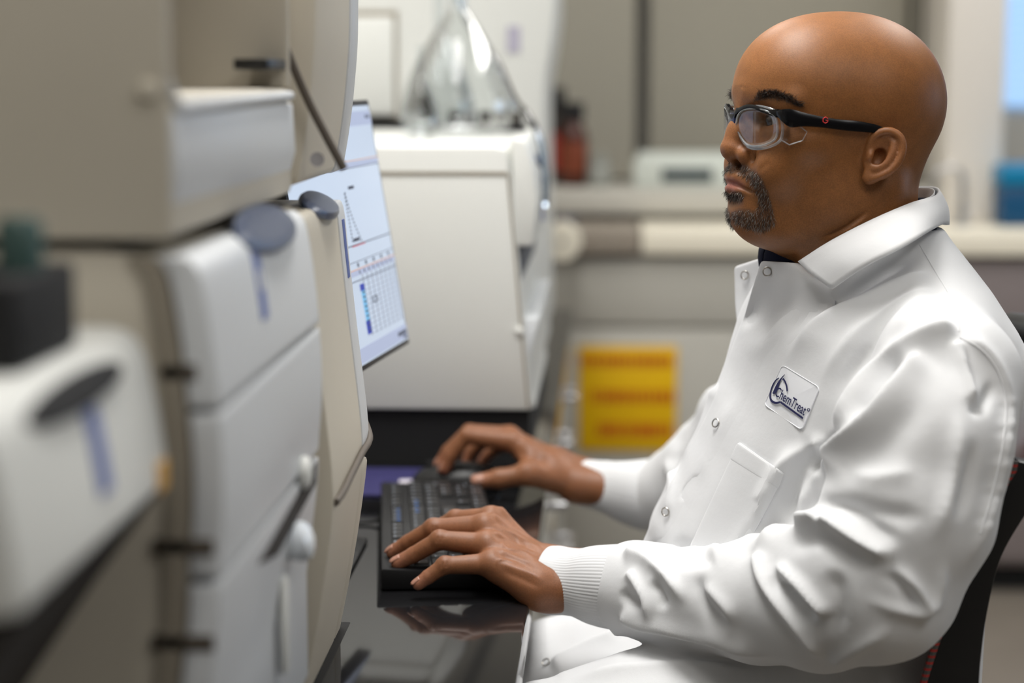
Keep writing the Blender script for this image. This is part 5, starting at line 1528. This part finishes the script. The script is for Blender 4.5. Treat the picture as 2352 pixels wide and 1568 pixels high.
bd = MB().tube([pl(u, v, .0002) for u, v in ol + [ol[0]]], .0005, n=6, cap=False); sub(bd.build('badge_border', m_patch, None))
def stroke(name, pts, wds, closed=False):
    """flat embroidered line on the badge, points (u, v) with widths in u units"""
    P = np.array([pl(u, v, .0010) for u, v in pts]); t = np.gradient(P, axis=0); t /= np.linalg.norm(t, axis=1)[:, None]+1e-12
    s_ = np.cross(pn, t); w3 = np.asarray(wds)[:, None]*.045
    A = P + s_*w3; B2 = P - s_*w3; top = pn*.0004
    return np.stack([A, A+top, B2+top, B2], axis=1)
def add_stroke(mb, pts, w_, n=24, curve=True):
    P = spline(pts, n) if curve else np.array(pts); w_ = np.interp(np.linspace(0, 1, len(P)), np.linspace(0, 1, len(np.atleast_1d(w_))), np.atleast_1d(w_)) if np.ndim(w_) else np.full(len(P), w_)
    mb.grid(stroke('', P, w_))
# badge picture coordinates (from a close look): pixel -> (u, v)
def inv_pp(px_, py_):
    u, v = .5, .5
    for _ in range(12):
        p = pp(u, v); J = np.stack([(pp(u+1e-3, v)-p)/1e-3, (pp(u, v+1e-3)-p)/1e-3], axis=1)
        du = np.linalg.solve(J, np.array([px_, py_])-p); u += du[0]; v += du[1]
    return (u, v)
def zp(x, y): q = inv_pp(1740 + x*160/1394, 820 + y*180/1568); return (q[0]+.03, q[1])
mb = MB()
add_stroke(mb, [zp(440,405), zp(370,460), zp(310,560), zp(270,680), zp(262,790), zp(290,860), zp(350,900), zp(410,902), zp(468,884)], [.010, .014, .016, .016, .022, .024, .024, .022, .02], 40)
add_stroke(mb, [zp(470,888), zp(700,1055), zp(920,1215)], .020, 6, False)
add_stroke(mb, [zp(516,420), zp(560,480), zp(592,570), zp(602,672)], .018, 20)
add_stroke(mb, [zp(556,338), zp(500,400), zp(440,490), zp(390,600), zp(345,690), zp(312,712)], [.004, .012, .026, .046, .040, .012], 30)
sub(mb.build('badge_emblem', m_navyt, None, smooth=False, auto=0))
# lettering: font outline mapped onto the badge
def letter_mesh(text, p0, p1, p2, name, sx=1.0):
    """text box: p0 baseline start, p1 baseline end, p2 top of the first letter (badge u, v)"""
    cu = bpy.data.curves.new('t', 'FONT'); cu.body = text; cu.size = 1.0; cu.offset = .012; cu.extrude = 0.0
    ob = bpy.data.objects.new('t', cu); COL.objects.link(ob)
    dg = bpy.context.evaluated_depsgraph_get(); dg.update()
    me = bpy.data.meshes.new_from_object(ob.evaluated_get(dg)); bpy.data.objects.remove(ob)
    V = np.array([v.co[:] for v in me.vertices]); F = [tuple(p.vertices) for p in me.polygons]; bpy.data.meshes.remove(me)
    x0, x1 = V[:,0].min(), V[:,0].max(); capz = .72
    p0, p1, p2 = map(np.array, (p0, p1, p2)); out = []
    for x, y, _z in V:
        uv = p0 + (p1-p0)*(x-x0)/(x1-x0) + (p2-p0)*(y/capz); out.append(pl(uv[0], uv[1], .0016))
    mb = MB(); mb.add(out, F); return sub(mb.build(name, m_navyt, None, smooth=False, auto=0))
letter_mesh('ChemTreat', zp(352, 748), zp(945, 1160), zp(430, 572), 'badge_lettering')
mb = MB(); a_ = [zp(1030+26*math.cos(t), 1045+26*math.sin(t)) for t in np.linspace(0, 2*math.pi, 15)]
add_stroke(mb, a_, .008, 15, False); sub(mb.build('badge_mark', m_navyt, None, smooth=False, auto=0))

# ---- snaps
m_snap = mat('snap_steel', (.42, .40, .37), .3, 1.0, var=.05)
def snap(p, n_, r=.0042):
    a = np.cross(n_, [0, 0, 1.0]); a /= np.linalg.norm(a); b2 = np.cross(n_, a)
    n_ = n_ + .7*(CAM-p)/np.linalg.norm(CAM-p); n_ /= np.linalg.norm(n_)
    a = np.cross(n_, [0, 0, 1.0]); a /= np.linalg.norm(a); b2 = np.cross(n_, a)
    ring = [p + n_*.0016 + r*(math.cos(t)*a + math.sin(t)*b2) for t in np.linspace(0, 2*math.pi, 25)]
    o = MB().tube(ring, .00075, n=8, cap=False).build('snap', m_snap, None); sub(o)
for (x, y) in ((1763,624), (1650,973), (1534,1174), (1258,1525)):
    p, n_ = hit(x, y, .002)
    if p is None: p, n_ = U(x, y, 2.0), np.array([-.45, -.85, .25])
    if y < 700: p = U(x, y, 1.957); n_ = np.array([-.5, -.85, .2]); n_ /= np.linalg.norm(n_)
    snap(p, n_)
n_ = np.array([-.72, -.68, .1]); n_ /= np.linalg.norm(n_); snap(U(1712, 632, 2.066), n_, .0042)
# ---- seams (sewn lines standing slightly proud)
def seam(pts, r=.0007, off=.0002):
    P = [on_coat(x, y, off) for x, y in spline(pts, 40)]
    P = np.array(P); P = np.concatenate([P[:1], (P[:-2]+P[1:-1]*2+P[2:])/4, P[-1:]])
    sub(MB().tube(P, r, n=6).build('seam', m_coat, None))
seam([(2112,562),(2149,625),(2182,680),(2199,723),(2202,760)])
seam([(2204,775),(2250,800),(2290,850),(2311,930),(2300,1040),(2280,1130),(2252,1225)], .0009)
# ---- rib-knit cuffs
def cuff(name, pts, rs, squash=1.0):
    P = spline([U(*p) for p in pts], 26); R_ = np.interp(np.linspace(0, 1, 26), np.linspace(0, 1, len(rs)), rs); N = 300
    t = np.gradient(P, axis=0); t /= np.linalg.norm(t, axis=1)[:, None]; V = []
    for i in range(26):
        a = np.cross(t[i], [0, 0, 1.0]); a /= np.linalg.norm(a); b2 = np.cross(a, t[i])
        an = np.linspace(0, 2*math.pi, N, endpoint=False)
        rr = R_[i]*(1+.006*np.sin(an*75)*(1 if i > 6 else .2)) + .0006*np.sin(an*3+i*.35)
        V.append(P[i] + (rr*np.cos(an))[:, None]*a*squash + (rr*np.sin(an))[:, None]*b2)
    V = np.array(V); V = np.concatenate([V, V[:, :1]], axis=1)
    return sub(sheet(name, V, m_rib, .0016))
cuff('cuff', [(1258,1331,1.990),(1300,1336,1.982),(1360,1342,1.968),(1420,1347,1.955),(1452,1350,1.947)], [.0345,.035,.0335,.0335,.0385,.041,.0425,.043,.043])
cuff('cuff', [(1338,1108,2.487),(1390,1118,2.475),(1450,1130,2.462),(1528,1142,2.445)], [.0290,.0300,.0325,.038,.044,.046])
# trousers (below the coat)
TF = Field((-.25, 1.74, .0), (.36, 2.30, .66), .009)
for yy, yk in ((1.905, 1.90), (2.12, 2.16)):
    TF.chain([(.24, yy, .60), (.0, yk, .545), (-.045, yk, .50), (.02, yk, .12)], [.085, .072, .070, .055], .03)
TF.cap((.25, 1.92, .60), (.25, 2.1, .60), .10, .10, .05)
tv, tf = TF.mesh(); del TF
kid(mesh_obj('trousers', smooth_mesh(tv, tf, 2), tf, mat('dark_trousers', (.02, .022, .03), .8, bump=.2, bscale=800)))
for yy in (1.90, 2.16):
    TF = Field((-.26, yy-.07, -.005), (.12, yy+.07, .16), .006)
    TF.ell((-.03, yy, .045), (.075, .045, .05), .01); TF.ell((-.12, yy, .03), (.10, .046, .034), .03); TF.cap((.02, yy, .05), (.02, yy, .14), .042, .046, .02)
    TF.op(lambda x, y, z: (z-.0005)*-1.0 + 0*x + 0*y, (-.3, 1.5, -.1), (.3, 2.5, .3), .0005, True) if False else None
    q, qf = TF.mesh(); q[:, 2] = np.maximum(q[:, 2], .001)
    kid(mesh_obj('shoe', q, qf, mat('shoe_leather', (.015, .013, .012), .4, bump=.1)))
# ------------------------------------------------------------------ safety glasses
m_blk = mat('frame_black', (.004, .004, .005), .22, spec=.35, var=.1)
m_lens = thin_glass('lens', (.97, .975, .98), .0, .2)
m_clear = thin_glass('clear_rim', (.95, .96, .97), .12, 2.0)
m_clear2 = thin_glass('clear_shield', (.95, .95, .95), .1, .8)
nt = m_clear.node_tree; _out = nt.nodes['Material Output']; _src = _out.inputs['Surface'].links[0].from_socket
_df = nt.nodes.new('ShaderNodeBsdfDiffuse'); _df.inputs[0].default_value = (.8, .83, .86, 1); _mx = nt.nodes.new('ShaderNodeMixShader'); _mx.inputs[0].default_value = .16  # whitish share paints highlights into the clear rims
nt.links.new(_src, _mx.inputs[1]); nt.links.new(_df.outputs[0], _mx.inputs[2]); nt.links.new(_mx.outputs[0], _out.inputs['Surface'])
gl = empty('safety_glasses', tuple(HW((100, 0, 30))[0])); GI = -np.array(gl.location)
tag(gl, 'black safety glasses with clear rims worn by the man', 'glasses')
def gp(o): o.parent = gl; o.location = Vector(GI); return o
def FL_(L): L = np.abs(L); return 106.5 - .02*L - .0058*L*L
lens_px = [(1700,282),(1704,264),(1716,253),(1738,249),(1762,252),(1782,261),(1791,278),(1792,300),(1786,316),(1768,326),(1746,331),(1727,329),(1713,316),(1704,300)]
def lens_pt(px_, py_, s):
    L = 9.0
    for _ in range(20):
        f = 1910 - 2.067*FL_(L) + 1.053*L - px_; g_ = 2.067*(.02+.0116*L) + 1.053; L -= f/g_
    return (FL_(L), s*L, (363-py_)/2.32)
for s in (1, -1):
    ol = np.array([lens_pt(x, y, s) for x, y in lens_px]); ol = cspline(ol, 60)
    c = ol.mean(axis=0)
    rings = []
    for q in (1, .8, .55, .25):
        r_ = c + (ol-c)*q; r_[:, 0] = FL_(r_[:, 1]) + .6; rings.append(HW(r_))
    V = np.concatenate(rings + [HW((FL_(c[1])+.6, c[1], c[2]))]); n = 60
    F = [(i*n+k, i*n+(k+1) % n, (i+1)*n+(k+1) % n, (i+1)*n+k) for i in range(3) for k in range(n)] + [(3*n+k, 3*n+(k+1) % n, 4*n) for k in range(n)]
    o = MB().add(V, F).build('lens', m_lens, None, solid=.0016); gp(o)
    gp(MB().tube(HW(np.concatenate([ol, ol[:1]])), .0011, n=8, cap=False).build('lens_rim', m_clear, None))
    ol2 = c + (ol-c)*1.13; ol2[:, 0] -= 2.5
    gp(MB().tube(HW(np.concatenate([ol2, ol2[:1]])), .0014, n=8, cap=False).build('outer_rim', m_clear, None))
    # clear skirt behind the rim
    ol3 = c + (ol-c)*1.16; ol3[:, 0] -= 9
    gp(MB().grid(np.stack([HW(np.concatenate([ol2, ol2[:1]])), HW(np.concatenate([ol3, ol3[:1]]))])).build('clear_skirt', m_clear2, None))
    # nose pad
    gp(MB().lathe([(.001, 0), (.004, .0006), (.0045, .0016), (.003, .0026)], c=HW((98, s*9.5, 28))[0], axis=HW((0, s, .2))[0]-HO, n=16).build('nose_pad', mat('pad_blue', srgb(70, 110, 150), .3, var=.05), None))
    # side shield
    sh = [(84, s*62, 36), (84, s*62.5, 20), (78, s*66.5, 16), (66, s*69.5, 20), (62, s*70.5, 28), (70, s*69, 34)]
    P = HW(np.array(sh)); o = MB().add(P, [tuple(range(6))]).build('side_shield', m_clear2, None); gp(o)
    gp(MB().tube(P[[1, 2, 3, 4, 5]], .0006, n=8).build('shield_edge', m_clear, None))
    # temple: tapered bar from the hinge to over the ear
    ctl = [(88, 59.5, 45.5, 2.2), (85, 64.5, 43.5, 5.6), (78, 68.5, 40.8, 8.4), (66, 71.5, 39.5, 6.4), (48, 74, 37, 5.1), (30, 76, 34.5, 4.9), (14, 78, 33, 5.0), (-2, 79, 31.0, 4.2), (-12, 78, 29, 3.4), (-19, 75, 27, 3.2), (-26, 73, 22, 2.6)]
    Q = spline(np.array(ctl), 60); V = []
    for (f_, l_, u_, h_) in Q:
        th = 1.7
        for (dl, du) in ((-th, -h_*.8), (-th*.3, -h_), (th*.6, -h_*.9), (th, -h_*.2), (th, h_*.5), (th*.3, h_), (-th, h_*.8)):
            V.append((f_, s*(l_+dl), u_+du))
    V = HW(np.array(V)); m7 = 7
    F = [(i*m7+k, i*m7+(k+1) % m7, (i+1)*m7+(k+1) % m7, (i+1)*m7+k) for i in range(59) for k in range(m7)] + [tuple(range(m7)), tuple(range(59*m7, 60*m7))]
    gp(MB().add(V, F).build('temple', m_blk, None, auto=50))
# brow bar over both lenses and the bridge
top = []
for L in np.linspace(-57, 57, 61):
    a = abs(L)
    u = 44.5 + 7.0*math.exp(-((a-28)/17)**2) - (2.5 if a < 6 else 0)
    top.append((FL_(L)+.2 - 1.5, L, u))
top = np.array(top); hgt = np.interp(np.abs(top[:, 1]), [0, 6, 12, 28, 48, 57], [4.2, 4.2, 2.4, 1.7, 2.4, 4.2])
V = []
for (f_, l_, u_), h_ in zip(top, hgt):
    for (df, du) in ((2.4, -h_*.8), (2.6, 0), (1.4, h_), (-2.2, h_*.9), (-3, 0), (-2, -h_)): V.append((f_+df, l_, u_+du))
V = HW(np.array(V)); F = [(i*6+k, i*6+(k+1) % 6, (i+1)*6+(k+1) % 6, (i+1)*6+k) for i in range(60) for k in range(6)] + [tuple(range(6)), tuple(range(360, 366))]
gp(MB().add(V, F).build('brow_bar', m_blk, None, auto=50))
mbx = MB()
V = HW(np.array([(107.5, l_, u_) for l_, u_ in ((-5, 45), (5, 45), (7, 34), (4.5, 31), (-4.5, 31), (-7, 34))] + [(102, l_, u_) for l_, u_ in ((-5, 45), (5, 45), (7, 34), (4.5, 31), (-4.5, 31), (-7, 34))]))
mbx.add(V, [(0,1,2,3,4,5), (11,10,9,8,7,6)] + [(i, 6+i, 6+(i+1) % 6, (i+1) % 6) for i in range(6)])
gp(mbx.build('bridge', mat('bridge_navy', (.01, .016, .06), .2, coat=.4, var=.1), None, bevel=.0008))
# red emblem on the temple: an open hexagon with an inner bar
cE = np.array([46.0, 76.2, 39.0]); hx = []
for a in (30, 90, 150, 210, 270, 330): hx.append((cE[0]-2.9*math.cos(math.radians(a)), cE[1], cE[2]+2.9*math.sin(math.radians(a))))
path = [hx[0], hx[1], hx[2], hx[3], hx[4], hx[5], (cE[0]-2.6, cE[1], cE[2]-.2), (cE[0]-.3, cE[1], cE[2]-.2)]
gp(MB().tube(HW(np.array(path)), .00045, n=6).build('red_emblem', mat('emblem_red', srgb(225, 60, 60), .4, emit=None), None))

# ------------------------------------------------------------------ office chair
ch = empty('office_chair', (.36, 2.0, 0)); CI = -np.array(ch.location)
tag(ch, 'black mesh-back office chair with red striped mesh behind the man', 'chair')
def cp(o): o.parent = ch; o.location = Vector(CI); return o
# back frame: near side rail as a flat curved bar; mirrored for the far side
def rail(yoff, name):
    inner = [(2345,1050),(2290,1140),(2245,1230),(2190,1370),(2150,1480),(2122,1570),(2090,1680)]
    outer = [(2420,1080),(2350,1175),(2292,1278),(2262,1400),(2248,1500),(2243,1570),(2238,1680)]
    Yc = 1.775
    I = np.array([U(a, b_, Yc) for a, b_ in spline(inner, 26)]); O = np.array([U(a, b_, Yc) for a, b_ in spline(outer, 26)])
    I = I[I[:, 2] > .45]; O = O[O[:, 2] > .45]; n = min(len(I), len(O)); I, O = I[:n], O[:n]
    return I, O
I, O = rail(0, '')
# continue upwards to the head of the backrest
upI = [np.array([.415, 1.775, .93]), np.array([.43, 1.775, .99])]; upO = [np.array([.455, 1.775, .93]), np.array([.462, 1.775, .99])]
topx, topz = U(2326, 735, 2.02)[0], U(2326, 735, 2.02)[2]
I2 = np.concatenate([np.array(upI)[::-1], I]); O2 = np.concatenate([np.array(upO)[::-1], O])
I2 = spline(I2, 36); O2 = spline(O2, 36)
for dy in (0, .45):
    V = []
    for a, b_ in zip(I2, O2):
        for (q, yy) in ((a, -.012), (b_, -.012), (b_, .016), (a, .016)): V.append(q + [0, yy+dy, 0])
    n = len(I2); F = [(i*4+k, i*4+(k+1) % 4, (i+1)*4+(k+1) % 4, (i+1)*4+k) for i in range(n-1) for k in range(4)] + [(3, 2, 1, 0), (4*n-4, 4*n-3, 4*n-2, 4*n-1)]
    cp(MB().add(V, F).build('back_rail', m_black, None, bevel=.004))
# top bar
tb = spline([(.446, 1.79, 1.0), (.462, 1.86, 1.006), (.480, 2.0, 1.01), (.470, 2.14, 1.006), (.452, 2.235, 1.0)], 24)
cp(MB().tube(tb, .016, n=12).build('top_bar', m_black, None))
# lumbar bar and seat
cp(MB().tube(spline([(.33, 1.80, .60), (.36, 1.9, .60), (.365, 2.0, .60), (.36, 2.1, .60), (.33, 2.2, .60)], 20), .012).build('lumbar_bar', m_black, None))
# mesh
m_mesh = bpy.data.materials.new('chair_mesh'); m_mesh.use_nodes = True; nt = m_mesh.node_tree; b = nt.nodes['Principled BSDF']
tc = nt.nodes.new('ShaderNodeTexCoord'); sx = nt.nodes.new('ShaderNodeSeparateXYZ'); wv = nt.nodes.new('ShaderNodeMath'); wv.operation = 'MULTIPLY'; wv.inputs[1].default_value = 170
fr_ = nt.nodes.new('ShaderNodeMath'); fr_.operation = 'FRACT'; gt = nt.nodes.new('ShaderNodeMath'); gt.operation = 'GREATER_THAN'; gt.inputs[1].default_value = .6
mx = nt.nodes.new('ShaderNodeMix'); mx.data_type = 'RGBA'; mx.inputs[6].default_value = (.09, .085, .08, 1); mx.inputs[7].default_value = (.42, .035, .03, 1)
nt.links.new(tc.outputs['Object'], sx.inputs[0]); nt.links.new(sx.outputs['Z'], wv.inputs[0]); nt.links.new(wv.outputs[0], fr_.inputs[0]); nt.links.new(fr_.outputs[0], gt.inputs[0]); nt.links.new(gt.outputs[0], mx.inputs[0]); nt.links.new(mx.outputs[2], b.inputs['Base Color'])
b.inputs['Roughness'].default_value = .8
G = []
for a in I2:
    if a[2] < .585: break
    if a[2] > .97: continue
    row = []
    for t in np.linspace(0, 1, 17):
        bow = .055*(1-(2*t-1)**2)**.8
        row.append(a + [bow+.004, .45*t, 0])
    G.append(row)
cp(sheet('mesh_back', G, m_mesh, .002))
cp(MB().tube(I2[3:] + np.array([-.003, -.010, 0]), .0035, n=8).build('mesh_edge', m_mesh, None))
m_seat = mat('seat_fabric', (.015, .015, .016), .85, bump=.3, bscale=700)
S_ = Field((-.02, 1.74, .40), (.42, 2.26, .52), .009)
S_.ell((.20, 2.0, .455), (.23, .255, .045), .01)
sv, sf = S_.mesh(); del S_
cp(mesh_obj('seat', sv, sf, m_seat))
cp(MB().box((.10, 1.9, .385), (.30, 2.1, .415)).build('seat_mount', m_black, None, bevel=.006))
cp(MB().lathe([(.028, .10), (.028, .25), (.018, .25), (.018, .39)], c=(.2, 2.0, 0), n=20).build('gas_lift', m_steel, None))
cp(MB().tube(spline([(.25, 2.0, .40), (.36, 2.0, .42), (.39, 2.0, .50), (.365, 2.0, .60)], 16), .02).build('back_stem', m_black, None))
for k in range(5):
    a = 2*math.pi*k/5 + .3; d = np.array([math.cos(a), math.sin(a), 0])
    cp(MB().tube([np.array([.2, 2.0, .10]), np.array([.2, 2.0, .085]) + d*.15, np.array([.2, 2.0, .07]) + d*.28], [.024, .018, .014]).build('base_arm', m_black, None))
    cp(MB().lathe([(.012, -.018), (.027, -.018), (.027, .018), (.012, .018)], c=np.array([.2, 2.0, .028]) + d*.28, axis=np.cross(d, [0, 0, 1]), n=18).build('caster', m_blackm, None))
